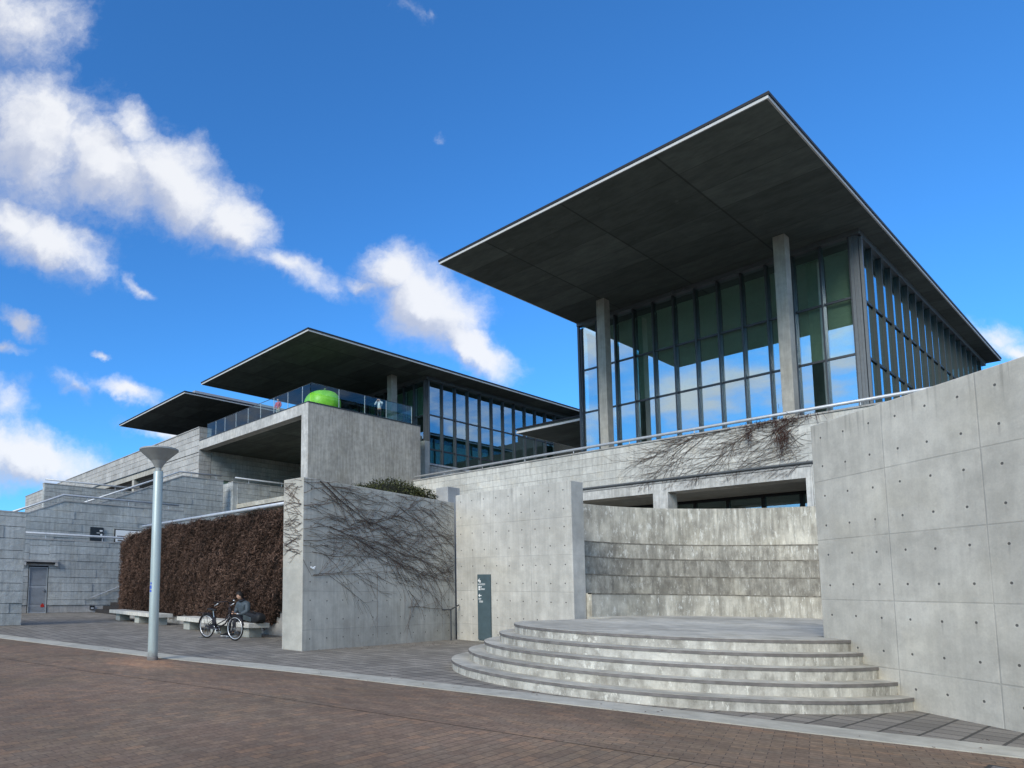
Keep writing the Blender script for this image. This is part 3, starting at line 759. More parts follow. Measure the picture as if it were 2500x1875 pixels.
# a few fallen dead leaves at the foot of the ivy and along the kerb
rl = random.Random(31); V = []; F = []
for i in range(420):
    if i < 300: x, y = 11.3 - abs(rl.gauss(0, .45)), rl.uniform(14, 28.5)
    elif i < 360: x, y = 12.4 + rl.uniform(-2.6, 2.8), 12.2 + rl.gauss(0, .25)
    else:
        p = rl.choice(EL[14:]); x, y = p.x + rl.gauss(.1, .5), p.y + rl.uniform(-.5, .5)
    z = .022 + rl.uniform(0, .006); a = rl.uniform(0, 6.28); L = rl.uniform(.012, .03); k = len(V); ca, sa = math.cos(a) * L, math.sin(a) * L
    V += [(x - ca, y - sa, z), (x - sa * .4, y + ca * .4, z + .008), (x + ca, y + sa, z), (x + sa * .4, y - ca * .4, z + .004)]; F.append((k, k + 1, k + 2, k + 3))
me = bpy.data.meshes.new('fallen_leaves'); me.from_pydata(V, [], F); me.materials.append(M['ivy'])
o = bpy.data.objects.new('fallen_leaves', me); COL.objects.link(o); tag(o, 'scattered tiny dead leaves on the paving by the ivy and kerb', 'leaves', kind='stuff')
# ------------------------------------------------------------------ benches
def bench(y0, y1, legs, label):
    t = thing('concrete_bench', (10.7, (y0 + y1) / 2, 0), label, 'bench', 'concrete benches along the ivy wall')
    MB().box(10.32, 11.06, y0, y1, .29, .43).build('seat', 'bench', t, bevel=.012)
    for y in legs: MB().box(10.47, 10.92, y - .02, y + .42, 0, .289).build('leg', 'benchleg', t, bevel=.01)
bench(22.55, 27.15, (26.35, 24.35, 22.75), 'far concrete bench left of the one with the black bag, partly behind the lamp post')
bench(16.12, 20.75, (20.1, 18.2, 16.35), 'near concrete bench by the bicycle with a person and a black bag on it')

# ------------------------------------------------------------------ left stone walls
CO = .10
t_ = thing('stone_wall', (2, 24.5, 0), 'rough grey stone wall end in the left foreground behind the kerb', 'wall')
stones(MB(), 'y', 24.47, -1, -4.0, 6.06, .0, 4.0, 1.9, prot=.05, seed=3).build('wall_face', 'g_side', t_)
mb = MB(); stones(mb, 'x', 6.06, 1, 24.5, 25.2, 0, 4.0, 2, prot=.03, seed=4); mb.build('wall_end', 'g_side', t_)
MB().box(-4, 6.0, 24.53, 25.2, -.02, 4.0).build('core', 'gap', t_)
MB().box(-4, 6.07, 24.44, 25.22, 4.0, 4.05).build('coping', 'g_cope', t_)

t_ = thing('stone_wall', (11, 34.3, 0), 'long rough stone wall with the louvred service door', 'wall')
mb = MB()
stones(mb, 'y', 34.25, -1, 2.0, 8.72, .39, 3.72, 1.9, prot=.05, seed=6)
stones(mb, 'y', 34.25, -1, 9.72, 22.0, .39, 3.72, 1.9, prot=.05, seed=6)
mb.build('wall_face', 'g_side', t_)
mb = MB(); stones(mb, 'y', 34.27, -1, 2, 8.72, 0, .39, 1.6, (.39,), .01, seed=2); stones(mb, 'y', 34.27, -1, 9.72, 22, 0, .39, 1.6, (.39,), .01, seed=3)
mb.build('base_course', 'g_cope', t_)
mb = MB(); mb.box(2, 8.72, 34.33, 35.0, -.02, 3.72).box(9.72, 22, 34.33, 35, -.02, 3.72).box(8.72, 9.72, 34.5, 35, 0, 3.72); mb.build('core', 'gap', t_)
mb = MB(); stones(mb, 'y', 34.25, -1, 8.72, 9.72, 2.68, 3.72, 1.2, prot=.04, seed=9); mb.build('lintel_stones', 'g_side', t_)
MB().box(2, 22, 34.20, 35.0, 3.72, 3.79).build('coping', 'g_cope', t_)
d = MB(); d.box(8.76, 8.80, 34.22, 34.33, 0, 2.32).box(9.64, 9.68, 34.22, 34.33, 0, 2.32).box(8.80, 9.64, 34.22, 34.33, 2.28, 2.32)
door = d.build('door', 'frame_m', t_)
mb = MB()
for k in range(38):
    z = .10 + k * .057
    if .33 < z < .40 or 1.28 < z < 1.36: continue
    mb.extr([(8.80, 34.27, z), (8.80, 34.25, z), (8.80, 34.29, z + .05), (8.80, 34.31, z + .05)], (.84, 0, 0))
mb.box(8.80, 9.64, 34.26, 34.30, .0, .08).box(8.80, 9.64, 34.26, 34.30, .335, .40).box(8.80, 9.64, 34.26, 34.30, 1.28, 1.36).box(8.8, 9.64, 34.30, 34.33, 0, 2.28)
mb.build('louvre_panel', 'louvre', door)
MB().box(9.52, 9.56, 34.20, 34.25, 1.08, 1.20).tube([(9.54, 34.19, 1.14), (9.44, 34.19, 1.14)], .012, 6).build('handle', 'chrome', door)
MB().extr([(9.40, 34.245, .30), (9.58, 34.245, .30), (9.58, 34.245, .42), (9.50, 34.245, .50), (9.40, 34.245, .42)], (0, .008, 0)).build('warning_sticker', 'red', door)
mb = MB(); mb.box(8.42, 10.12, 34.02, 34.3, 2.58, 2.68).box(8.42, 8.55, 34.04, 34.3, 2.39, 2.579).box(9.98, 10.12, 34.04, 34.3, 2.39, 2.579).box(8.55, 9.98, 34.19, 34.3, 2.39, 2.579)
mb.build('door_hood', 'g_cope', t_)
MB().box(8.551, 9.979, 34.05, 34.189, 2.50, 2.575).build('hood_slot', 'black', t_)
def rail(label, pts, posts=(), r=.055, grp=None, post_h=.26):
    t = thing('tube_railing', (pts[0][0], pts[0][1], pts[0][2] - .3), label, 'railing', 'tube railings along the stone walls')
    MB().tube(pts, r, 12).build('rail', 'tube', t, True)
    for p in posts: MB().tube([(p[0], p[1], p[2] - post_h), p], .022, 8).build('post', 'tube', t)
    return t
rail('tube railing on top of the stone wall with the louvred door', [(5.0, 34.3, 4.04), (22, 34.3, 4.04)], [(x, 34.3, 4.02) for x in (6.5, 9.5, 12.5, 15.5, 18.5)], .06)
# dark stair up to the right
t_ = thing('stone_stair', (12.24, 32, 0), 'dark stone steps climbing to the right behind the far bench', 'stairs')
for k in range(16):
    x = 12.24 + .41 * k
    MB().box(x, x + .43, 29.4, 34.2, 0 if k == 0 else .18 * k - .02, .18 * (k + 1)).build('step', 'dkstep', t_)
t_ = thing('handrail', (12, 34.1, 0), 'thin sloping handrail on the stone wall above the dark steps', 'handrail')
MB().tube([(11.88, 34.12, .80), (12.0, 34.12, .80), (13.9, 34.12, 1.55), (18, 34.12, 3.3)], .022, 8).build('rail', 'tube', t_)
MB().tube([(12.0, 34.2, .72), (12.0, 34.12, .79)], .015, 6).build('bracket', 'tube', t_)
t_ = thing('foot_light', (12.06, 34.2, .2), 'small dark recessed foot light low on the stone wall beside the dark steps', 'light')
MB().box(11.94, 12.18, 34.185, 34.26, .16, .36).build('housing', 'black', t_); MB().box(11.98, 12.14, 34.178, 34.184, .19, .27).build('lens', 'tube', t_)

def slope_wall(name, y, prof, xr, label, seed, thick=.5, top_n=None):
    """stone wall facing -Y whose top follows prof [(x,z)...]"""
    t = thing(name, (prof[0][0], y, 0), label, 'wall')
    x0, x1 = prof[0][0], prof[-1][0]; zt = max(p[1] for p in prof)
    mb = MB(); stones(mb, 'y', y, -1, x0, xr, 1.0, zt, 2.0, prot=.05, seed=seed)
    core = MB(); core.box(x0, xr, y + .05, y + thick, 0, zt)
    for (xa, za), (xb, zb) in zip(prof[:-1], prof[1:]):
        if abs(za - zb) > .05:
            n = Vector((-(zb - za), 0, xb - xa)).normalized()
            mb.cut((xa, y, za), n); core.cut((xa, y, za), n)
    mb.build('wall_face', 'g_side', t); core.build('core', 'gap', t)
    cp = MB()
    pts = [(xa, y - .06, za) for xa, za in prof] + [(xr, y - .06, prof[-1][1])]
    for p, q in zip(pts[:-1], pts[1:]):
        if p[0] == q[0]: continue
        cp.extr([p, q, (q[0], y - .06, q[2] + .07), (p[0], y - .06, p[2] + .07)], (0, thick + .08, 0))
    cp.build('coping', 'g_cope', t)
    return t
slope_wall('stone_stair_wall', 37.0, [(7.6, 4.6), (11.19, 6.12), (18.68, 6.12)], 18.68, 'middle stone stair wall with two notice boards on it', 12)
rail('bent tube railing over the stair wall that carries two notice boards', [(7.6, 36.95, 4.95), (11.13, 36.95, 6.48), (18.31, 36.95, 6.47)], [(12.5, 36.95, 6.45), (15, 36.95, 6.45), (17.6, 36.95, 6.45)], .06)
slope_wall('stone_stair_wall', 41.0, [(12.4, 5.72), (20.51, 9.10), (23.82, 9.10)], 23.82, 'upper stone stair wall with sloping top left of the concrete terrace', 23)
rail('upper bent tube railing over the sloping stair wall below the terrace', [(12.6, 40.95, 6.22), (20.29, 40.95, 9.40), (23.69, 40.95, 9.46)], [(21.2, 40.95, 9.40), (23.2, 40.95, 9.42)], .06)
t_ = thing('stone_wall', (25, 41, 0), 'short stone wall section under the concrete terrace right of the gap', 'wall')
mb = MB(); stones(mb, 'y', 41.0, -1, 25.06, 34, 1, 9.12, 1.3, prot=.05, seed=31); stones(mb, 'x', 24.66, -1, 41.0, 46, 5, 9.12, 2.4, prot=.02, seed=32)
mb.box(24.68, 25.06, 41.0, 41.4, 1, 9.12); mb.build('wall_face', 'g_side', t_)
MB().box(24.70, 34, 41.06, 41.6, 0, 9.12).build('core', 'gap', t_); MB().box(24.62, 34, 40.94, 41.62, 9.12, 9.18).build('coping', 'g_cope', t_)
rail('tube railing on the short stone wall under the terrace', [(24.82, 40.95, 9.46), (34, 40.95, 9.46)], [(26, 40.95, 9.42), (29, 40.95, 9.42)], .06)
t_ = thing('glass_gate', (24.3, 42.6, 8), 'greenish glass panel with dark rail in the gap between the stair walls', 'gate')
MB().box(23.6, 26.2, 42.6, 42.62, 8.72, 9.42).build('pane', 'glass2', t_); MB().box(23.6, 26.2, 42.58, 42.64, 8.52, 8.60).box(23.6, 26.2, 42.58, 42.64, 9.42, 9.46).build('rail', 'mull', t_)
MB().box(23.4, 26.4, 43.2, 43.5, 0, 8.5).build('plinth', 'g_side', t_)
# notice boards
t_ = thing('notice_board', (13.1, 36.9, 4.3), 'dark notice board with small white marks on the stone stair wall', 'notice board', 'notice boards on the stair wall')
MB().box(12.72, 13.49, 36.86, 36.95, 3.98, 4.77).build('board', plain('board_navy', (.022, .03, .038), .5), t_)
mb = MB(); mb.box(13.26, 13.42, 36.852, 36.859, 4.53, 4.62); mb.box(13.30, 13.42, 36.852, 36.859, 4.30, 4.40); mb.box(13.08, 13.26, 36.852, 36.859, 4.43, 4.46); mb.build('print', 'paper', t_)
t_ = thing('notice_board', (14.9, 36.9, 4.3), 'white notice board half hidden behind the left edge of the ivy', 'notice board', 'notice boards on the stair wall')
MB().box(14.17, 15.9, 36.86, 36.95, 3.95, 4.74).build('board', 'black', t_)
MB().box(14.22, 15.85, 36.85, 36.858, 3.99, 4.69).build('poster', 'paper', t_)
mb = MB(); mb.box(14.30, 14.95, 36.842, 36.849, 4.24, 4.36).box(15.05, 15.7, 36.842, 36.849, 4.20, 4.36).box(14.35, 14.7, 36.842, 36.849, 4.03, 4.12); mb.build('picture', 'nosing', t_)
# balustrade wall farther back
t_ = thing('stone_wall', (15, 55, 0), 'distant dark stone parapet with railing in front of the long stone wing', 'wall')
mb = MB(); stones(mb, 'y', 55, -1, 14.98, 24.7, 6.0, 9.72, 1.3, prot=.04, seed=41); stones(mb, 'x', 14.96, -1, 55.03, 55.5, 6, 9.72, 2, prot=.02, seed=42)
mb.build('wall_face', 'g_side', t_); MB().box(15.02, 24.7, 55.06, 55.5, 0, 9.72).build('core', 'gap', t_); MB().box(14.93, 24.7, 54.94, 55.52, 9.72, 9.79).build('coping', 'g_cope', t_)
rail('tube railing on the distant stone parapet at the far left', [(15.0, 54.95, 10.07), (24.6, 54.95, 10.10)], [(17.5, 54.95, 10.05), (18.2, 54.95, 10.05), (21, 54.95, 10.05)], .07)

# ------------------------------------------------------------------ long stone wing (left)
t_ = thing('stone_wing', (24.8, 60, 0), 'long pale stone wing with a dark horizontal slit at the left', 'building')
mb = MB(); stones(mb, 'x', 24.8, -1, 46.7, 101, 12.32, 14.33, 1.35, (.50, .42, .55, .54), .03, .03, 51); stones(mb, 'x', 24.8, -1, 46.7, 53.4, 4, 12.28, 1.35, (.50, .42, .55, .54), .03, .03, 52)
stones(mb, 'x', 24.8, -1, 88, 101, 4, 12.28, 1.35, prot=.03, gap=.03, seed=53)
stones(mb, 'y', 46.68, -1, 24.8, 25.9, 4, 14.33, 1.3, prot=.02, gap=.02, seed=54)
mb.build('wall_face', 'g_front', t_)
mb = MB(); stones(mb, 'y', 46.68, -1, 25.95, 37, 4, 12.51, 1.2, prot=.03, gap=.02, seed=55); mb.build('dark_side_wall', 'g_side', t_)
mb = MB(); mb.box(24.87, 25.85, 46.75, 53.3, 0, 14.3).box(24.87, 25.85, 53.3, 101, 12.3, 14.3).box(24.87, 25.85, 88.1, 101, 0, 12.3).box(25.85, 37, 46.76, 47.2, 0, 12.51); mb.build('core', 'gap', t_)
MB().box(24.72, 25.95, 46.66, 101, 14.33, 14.40).build('coping', 'g_cope', t_)
MB().box(24.78, 25.6, 53.4, 88, 11.73, 12.22).build('beam', 'c_col', t_)
MB().box(24.70, 24.86, 53.4, 88, 12.225, 12.30).build('moulding', 'mull', t_)
for y in (60.0, 67.5, 75, 82.5): MB().box(24.82, 25.4, y, y + .5, 9, 11.73).build('pillar', 'c_col', t_)
MB().box(26.2, 36, 53, 88, 6, 9.2).box(29, 36, 53, 88, 9.2, 14.2).build('interior', 'dark', t_)

# ------------------------------------------------------------------ museum pavilions
ZU = 17.9
def roof(t, x0, x1, y0, y1, up=None):
    r = MB().box(x0 + .02, x1, y0 + .02, y1 - .02, ZU + .004, ZU + .22).build('roof', 'roofing', t)
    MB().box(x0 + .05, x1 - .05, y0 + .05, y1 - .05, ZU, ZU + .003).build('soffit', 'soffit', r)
    f = MB(); f.box(x0, x0 + .05, y0, y1, ZU, ZU + .11).box(x0 + .05, x1, y0, y0 + .05, ZU, ZU + .11).box(x0 + .05, x1, y1 - .05, y1, ZU, ZU + .11)
    f.build('fascia', 'white', r)
    k = MB(); e = .035
    k.box(x0 - e, x1, y0 - e, y1 + e, ZU + .115, ZU + .215); k.build('edge_trim', 'black', r)
    if up:
        a, h, xs = up
        mb = MB()
        mb.box(xs, x1 - 1, y0 + a, y0 + a + .1, ZU + .22, ZU + .22 + h).box(xs, xs + .1, y0 + a + .1, y1 - a, ZU + .22, ZU + .22 + h).box(xs + .1, x1 - 1, y1 - a - .1, y1 - a, ZU + .22, ZU + .22 + h)
        mb.build('upstand', 'greyf', r)
    return r
def bay(t, axis, a0, a1, face, gl, sgn, z0, z1, trs, blind, md, mw, glass, mat='mull', blind_z=(14.9, 17.16), deep=None):
    """one window bay: mullion at a0 plus transoms; pane and blind are sub-parts.
    axis 'y': glass plane x=gl, bays run along y; axis 'x': plane y=gl, bays along x. face = outer mullion face"""
    mb = MB(); lo, hi = sorted((face, gl + sgn * .05))
    def bx(m, a, b, l, h, za, zb):
        if axis == 'y': m.box(l, h, a, b, za, zb)
        else: m.box(a, b, l, h, za, zb)
    bx(mb, a0 - mw / 2, a0 + mw / 2, lo, hi, z0, z1)
    tl, th = sorted((gl - sgn * .05, gl + sgn * .04))
    for zt in trs: bx(mb, a0 + mw / 2, a1 - mw / 2, tl, th, zt - .05, zt + .05)
    w = mb.build('window', mat, t)
    g = MB(); l, h = sorted((gl, gl + sgn * .02)); zz = [z0] + list(trs) + [z1]
    for za, zb in zip(zz[:-1], zz[1:]): bx(g, a0 + mw / 2 + .002, a1 - mw / 2 - .002, l, h, za + (.052 if za != z0 else 0), zb - (.052 if zb != z1 else 0))
    g.build('pane', glass, w)
    if blind:
        b = MB(); l, h = sorted((gl + sgn * .25, gl + sgn * .27))
        bx(b, a0 + .06, a1 - .06, l, h, *blind_z)
        l, h = sorted((gl + sgn * .20, gl + sgn * .32)); bx(b, a0 + .06, a1 - .06, l, h, blind_z[1], blind_z[1] + .12)
        b.build('blind', 'blind', w)
    return w
# --- right pavilion
t_ = thing('museum_pavilion', (37.3, 14, 9.2), 'large glass pavilion at the right under the biggest flat overhanging roof', 'building', 'museum pavilions under flat roofs')
roof(t_, 24.8, 66.6, 7.36, 21.45, (1.2, .5, 27.5))
NY = [8.42 + 1.073 * k for k in range(13)]
for k in range(12): bay(t_, 'y', NY[k], NY[k + 1], 37.3, 37.52, 1, 9.3, 17.68, (12.27, 14.9), k < 11, .3, .07, 'glass', blind_z=(12.32, 17.16))
for k in range(18): bay(t_, 'x', 37.62 + 1.57 * k, 37.62 + 1.57 * (k + 1), 8.05, 8.165, 1, 9.3, 17.6, (12.12, 14.78), False, .4, .07, 'glass2', 'mull_d')
for k in range(9): bay(t_, 'x', 37.62 + 3.1 * k, 37.62 + 3.1 * (k + 1), 21.38, 21.25, -1, 9.3, 17.6, (12.2, 14.85), True, .2, .09, 'glass3', blind_z=(9.5, 17.1))
MB().box(37.22, 37.62, 8.02, 21.40, 17.685, ZU - .002).box(37.62, 66, 8.02, 8.20, 17.605, ZU - .002).build('head_beam', 'mull_l', t_)
mb = MB(); mb.box(37.28, 37.40, 8.30, 8.40, 9.3, 17.68).box(37.40, 37.58, 8.12, 8.22, 9.3, 17.68).box(37.46, 37.60, 8.0, 8.10, 9.3, 17.6).box(37.36, 37.55, 8.2, 8.32, 9.3, 17.68); mb.build('corner_post', 'mull_l', t_)
MB().box(37.28, 37.40, 21.28, 21.40, 9.3, 17.68).build('corner_post', 'mull', t_)
MB().box(37.8, 65.8, 8.8, 21.1, 9.0, 9.28).build('floor', 'inner', t_)
MB().box(44, 65, 9.8, 20.2, 9.28, 17.6).build('gallery_core', 'inner', t_)
for y in (10.13, 18.53): MB().box(35.1, 35.7, y, y + .45, 9.0, ZU).build('column', 'c_col', t_, bevel=.015)
for y in (15.2, 15.75):
    mb = MB(); mb.box(37.08, 37.2, y, y + .16, 17.72, 17.84).box(37.12, 37.22, y + .05, y + .11, 17.84, ZU); mb.build('floodlight', 'mull_l', t_)
# --- middle pavilion
t_ = thing('museum_pavilion', (37.5, 38, 9.2), 'middle glass pavilion under a flat roof above the terrace with the green apple', 'building', 'museum pavilions under flat roofs')
roof(t_, 24.8, 66, 32.3, 46.6, (1.1, .55, 27.0))
for k in range(11): bay(t_, 'y', 34.12 + 1.08 * k, 34.12 + 1.08 * (k + 1), 37.5, 37.72, 1, 11.2, 17.62, (12.27, 14.9), k < 9, .3, .08, 'glass2')
for k in range(18): bay(t_, 'x', 37.8 + 1.545 * k, 37.8 + 1.545 * (k + 1), 33.78, 33.93, 1, 11.08, 17.58, (12.2, 14.9), False, .3, .08, 'glass2', 'mull_l' if False else 'mull')
MB().box(37.42, 37.82, 33.72, 46.0, 17.63, ZU - .002).box(37.82, 66, 33.72, 34.12, 17.585, ZU - .002).build('head_beam', 'mull_l', t_)
mb = MB(); mb.box(37.48, 37.60, 34.02, 34.12, 9.8, 17.62).box(37.62, 37.72, 33.86, 33.96, 9.8, 17.62).box(37.68, 37.80, 33.76, 33.84, 9.8, 17.58).box(37.56, 37.74, 33.94, 34.04, 9.8, 17.62); mb.build('corner_post', 'mull_l', t_)
MB().box(36.9, 66, 33.70, 34.2, 10.92, 11.06).build('sill', 'tube', t_)
mb = MB(); stones(mb, 'y', 33.78, -1, 36.9, 66, 3, 10.9, 1.3, prot=.02, gap=.02, seed=61); mb.build('plinth_face', 'g_side', t_)
MB().box(36.95, 66, 33.84, 45.6, 0, 10.88).build('plinth', 'gap', t_)
MB().box(44, 65, 35.6, 45.4, 11.06, 17.5).build('gallery_core', 'inner', t_)
MB().box(37.9, 65.8, 34.4, 45.8, 10.9, 11.07).build('floor', 'inner', t_)
for y in (35.25, 43.6): MB().box(35.2, 35.8, y, y + .48, 13.2, ZU).build('column', 'c_col', t_, bevel=.015)
# --- left pavilion
t_ = thing('museum_pavilion', (37.5, 56, 9.2), 'farthest pavilion at the left showing only its flat overhanging roof', 'building', 'museum pavilions under flat roofs')
roof(t_, 24.8, 66, 49.57, 64.36, (1.0, .55, 26.3))
for k in range(11): bay(t_, 'y', 51.2 + 1.08 * k, 51.2 + 1.08 * (k + 1), 37.5, 37.72, 1, 13.2, 17.62, (14.9,), False, .3, .08, 'glass2')
MB().box(38.5, 65, 51.2, 63, 6, 17.6).build('gallery_core', 'inner', t_)
for y in (52.5, 60.9): MB().box(35.2, 35.8, y, y + .48, 12, ZU).build('column', 'c_col', t_)
# --- link canopy and recessed link
t_ = thing('link_building', (50, 27, 5), 'low link with a white edged canopy between the two glass pavilions', 'building')
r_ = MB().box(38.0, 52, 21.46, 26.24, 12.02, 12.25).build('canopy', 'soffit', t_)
mb = MB(); mb.box(37.96, 38.0, 21.46, 26.28, 12.0, 12.13).box(38.0, 52, 26.24, 26.28, 12.0, 12.13); mb.build('fascia', 'white', r_)
MB().box(37.92, 52, 21.46, 26.32, 12.255, 12.34).build('edge_trim', 'black', r_)
for k in range(8): bay(t_, 'y', 21.5 + 1.5 * k, 21.5 + 1.5 * (k + 1), 49.8, 50.0, 1, 9.1, 12.0, (11.0,), False, .2, .1, 'glass2')
MB().box(54, 60, 21.5, 33.5, 6, 14.8).build('interior', 'dark', t_)
MB().box(49.6, 60, 21.5, 33.6, 12.36, 12.6).build('flat_roof', 'roofing', t_)

# ------------------------------------------------------------------ viewing terrace with concrete frame
t_ = thing('viewing_terrace', (24.8, 38, 0), 'concrete viewing terrace with a dark open frame under the middle roof', 'terrace')
MB().box(24.8, 35.05, 32.2, 32.9, 3, 13.2).build('side_wall', 'c_terrace', t_, bevel=.015)
MB().box(24.792, 25.5, 32.206, 32.89, 3, 12.5).build('front_pier', 'c_terracef', t_)
MB().box(24.79, 25.5, 32.204, 46.64, 12.5, 13.2).build('front_beam', 'c_terracef', t_)
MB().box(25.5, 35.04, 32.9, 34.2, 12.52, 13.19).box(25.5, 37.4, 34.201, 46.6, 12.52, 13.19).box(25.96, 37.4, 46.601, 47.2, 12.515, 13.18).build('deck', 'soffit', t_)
mb = MB(); mb.box(24.77, 24.87, 32.17, 46.64, 13.2, 13.26).box(24.87, 35.06, 32.17, 32.26, 13.2, 13.26); mb.build('edge_channel', 'mull', t_)
MB().box(36.4, 36.9, 33, 46.6, 3, 12.5).build('inner_wall', 'g_side', t_)
MB().box(25, 37, 33, 46.6, 7.2, 7.5).build('lower_deck', 'c_floor', t_)
t_ = thing('glass_balustrade', (24.9, 38, 13.2), 'frameless glass balustrade round the terrace edge', 'balustrade')
ys = [32.23, 33.06, 34.66, 36.3, 37.95, 39.59, 41.28, 42.9, 44.3, 45.7]
for a, b in zip(ys[:-1], ys[1:]): MB().box(24.97, 24.995, a + .02, b - .02, 13.25, 14.43).build('pane', 'rail', t_)
xs = [25.02, 27.36, 29.64, 31.66, 34.18]
for a, b in zip(xs[:-1], xs[1:]): MB().box(a + .02, b - .02, 32.215, 32.24, 13.25, 14.5).build('pane', 'rail', t_)
for a, b in ((32.26, 33.9), (33.9, 35.5), (35.5, 37.1)): MB().box(34.17, 34.195, a + .02, b - .02, 13.25, 14.5).build('pane', 'rail', t_)
for y in ys[1:-1]: MB().box(24.965, 25.0, y - .016, y + .016, 13.25, 14.43).build('joint_post', 'tube', t_)
for x in xs[1:]: MB().box(x - .016, x + .016, 32.21, 32.245, 13.25, 14.5).build('joint_post', 'tube', t_)
mb = MB(); mb.box(24.96, 25.005, 32.22, 45.7, 14.43, 14.455).box(25.01, 34.2, 32.205, 32.25, 14.5, 14.525); mb.build('top_edge', 'mull', t_)
# green apple
t_ = thing('apple_sculpture', (27.6, 35.2, 13.2), 'giant green apple sculpture behind the glass on the terrace', 'sculpture')
def apple(c, Rr):
    bm = bmesh.new(); seg, rings = 48, 30; G = []
    for i in range(rings + 1):
        th = PI * i / rings
        r = Rr * math.sin(th) * (1.0 + .06 * math.cos(th))
        z = Rr * (.90 * math.cos(th)) - Rr * .30 * math.exp(-(th / .42) ** 2) + Rr * .10 * math.exp(-((PI - th) / .4) ** 2)
        G.append([bm.verts.new((c[0] + r * math.cos(2 * PI * k / seg) * (1 + .015 * math.cos(5 * 2 * PI * k / seg)), c[1] + r * math.sin(2 * PI * k / seg) * (1 + .015 * math.cos(5 * 2 * PI * k / seg)), c[2] + z)) for k in range(seg)])
    for i in range(rings):
        for k in range(seg):
            try: bm.faces.new((G[i][k], G[i][(k + 1) % seg], G[i + 1][(k + 1) % seg], G[i + 1][k]))
            except ValueError: pass
    bmesh.ops.remove_doubles(bm, verts=bm.verts[:], dist=1e-4)
    m = MB(); m.b = bm; return m
AC = (28.02, 34.75, 14.05)
apple(AC, 1.29).build('apple_body', 'apple', t_, True)
MB().tube([(AC[0], AC[1], AC[2] + .72), (AC[0] + .02, AC[1] - .02, AC[2] + 1.06), (AC[0] + .10, AC[1] - .09, AC[2] + 1.22), (AC[0] + .18, AC[1] - .13, AC[2] + 1.22)], .035, 8).build('stem', plain('apple_stem', (.25, .38, .12), .5), t_, True)

# ------------------------------------------------------------------ podium
t_ = thing('stone_podium', (34.3, 20, 0), 'long pale stone podium below the right pavilion with an open gallery under it', 'building')
mb = MB(); HP = (.42, .33, .42, .40, .44)
stones(mb, 'x', 34.3, -1, -6, 32.18, 7.16, 9.10, 1.6, HP, .010, .012, 71)
stones(mb, 'x', 34.3, -1, -6, 9.42, 0, 7.0, 1.6, HP, .010, .012, 72)
stones(mb, 'x', 34.3, -1, 27, 32.18, 0, 7.0, 1.6, HP, .010, .012, 73)
mb.build('wall_face', 'g_pod', t_)
mb = MB(); mb.box(34.36, 35.6, -6, 32.18, 6.9, 9.08).box(34.36, 35.2, -6, 9.4, 0, 6.9).box(34.36, 35.2, 27, 32.18, 0, 6.9); mb.build('core', 'gap', t_)
MB().box(34.24, 60, -6, 32.18, 9.10, 9.17).build('coping', 'g_cope', t_)
MB().tube([(34.22, -6, 7.10), (34.22, 32.1, 7.10)], .05, 8).build('moulding', 'mull_l', t_)
MB().box(34.28, 34.36, 9.43, 27, 6.94, 7.03).build('ledge', 'g_cope', t_)
MB().box(34.32, 35.4, 9.43, 27, 6.46, 6.93).build('beam', 'c_terracef', t_)
MB().box(34.28, 35.25, 15.23, 15.93, 0, 6.455).build('column', 'c_terracef', t_)
MB().box(34.28, 35.25, 9.43, 9.66, 0, 6.455).build('column', 'c_terracef', t_)
MB().box(34.28, 35.25, 21.5, 22.2, 0, 6.455).build('column', 'c_terracef', t_)
MB().box(35.41, 60, 9.43, 27, 6.50, 6.8).build('ceiling', 'c_plain', t_)
MB().box(35.2, 60, 9.43, 27, 2.7, 3.0).build('floor', 'c_floor', t_)
for k in range(10): bay(t_, 'y', 9.6 + 1.58 * k, 9.6 + 1.58 * (k + 1), 38.9, 39.0, 1, 3.0, 6.35, (5.6,), False, .1, .16, 'glass2', 'black')
MB().box(38.85, 39.1, 9.43, 27, 6.36, 6.49).build('head_beam', 'black', t_)
MB().box(46, 46.4, 9.43, 27, 3, 6.45).build('interior_wall', 'inner', t_)
rail('very long tube railing along the top of the pale stone podium', [(34.2, 31.95, 9.36), (34.2, -5, 9.36)], [(34.2, y, 9.34) for y in (29.31, 26.2, 23.14, 20.05, 16.96, 13.87, 10.78, 7.7, 4.6)], .075, post_h=.18)
S = []
rv = random.Random(77)
for i in range(150):
    u = 8.2 - abs(rv.gauss(0, 3.0)); f = min(1, max(0, u / 8)); w = rv.uniform(9.1 - 2.4 * (.5 + .5 * f), 9.12)
    S.append((u, w, PI + rv.gauss(.30, .28), rv.uniform(.6, 2.4), rv.uniform(.004, .009), .10, .08))
for i in range(12): S.append((rv.uniform(3, 8.2), 9.1, rv.uniform(-2.9, -2.5), rv.uniform(1.5, 4), .012, .08, .25))
vines('bare_vine', (34.29, 17.5, 0), (0, -1, 0), (-1, 0, 0), S, 'tangle of bare vine stems on the pale stone podium beside the tall right wall', lift=.02, bound=lambda u, w: -4 < u < 11 and 6.55 < w < 9.2)
t_ = thing('dead_vine_clump', (34.1, 10.2, 8.2), 'brown clump of dead vine twigs hanging from the podium railing', 'vine')
def clump(c, rad, n, seed):
    rnd = random.Random(seed); mb = MB()
    for i in range(n):
        p = Vector((c[0] - abs(rnd.gauss(0, .08)), c[1] + rnd.gauss(0, rad[0]), c[2] + rnd.gauss(0, rad[1])))
        q = p + Vector((rnd.gauss(-.05, .06), rnd.gauss(0, .15), rnd.gauss(-.22, .16)))
        mb.tube([p, (p + q) / 2 + Vector((-.03, 0, .02)), q], .009, 3, .004, False)
    return mb
clump((34.2, 10.35, 8.45), (.18, .38), 220, 5).build('twig', plain('dead_vine_brown', (.05, .022, .016), .9, island=.4), t_)
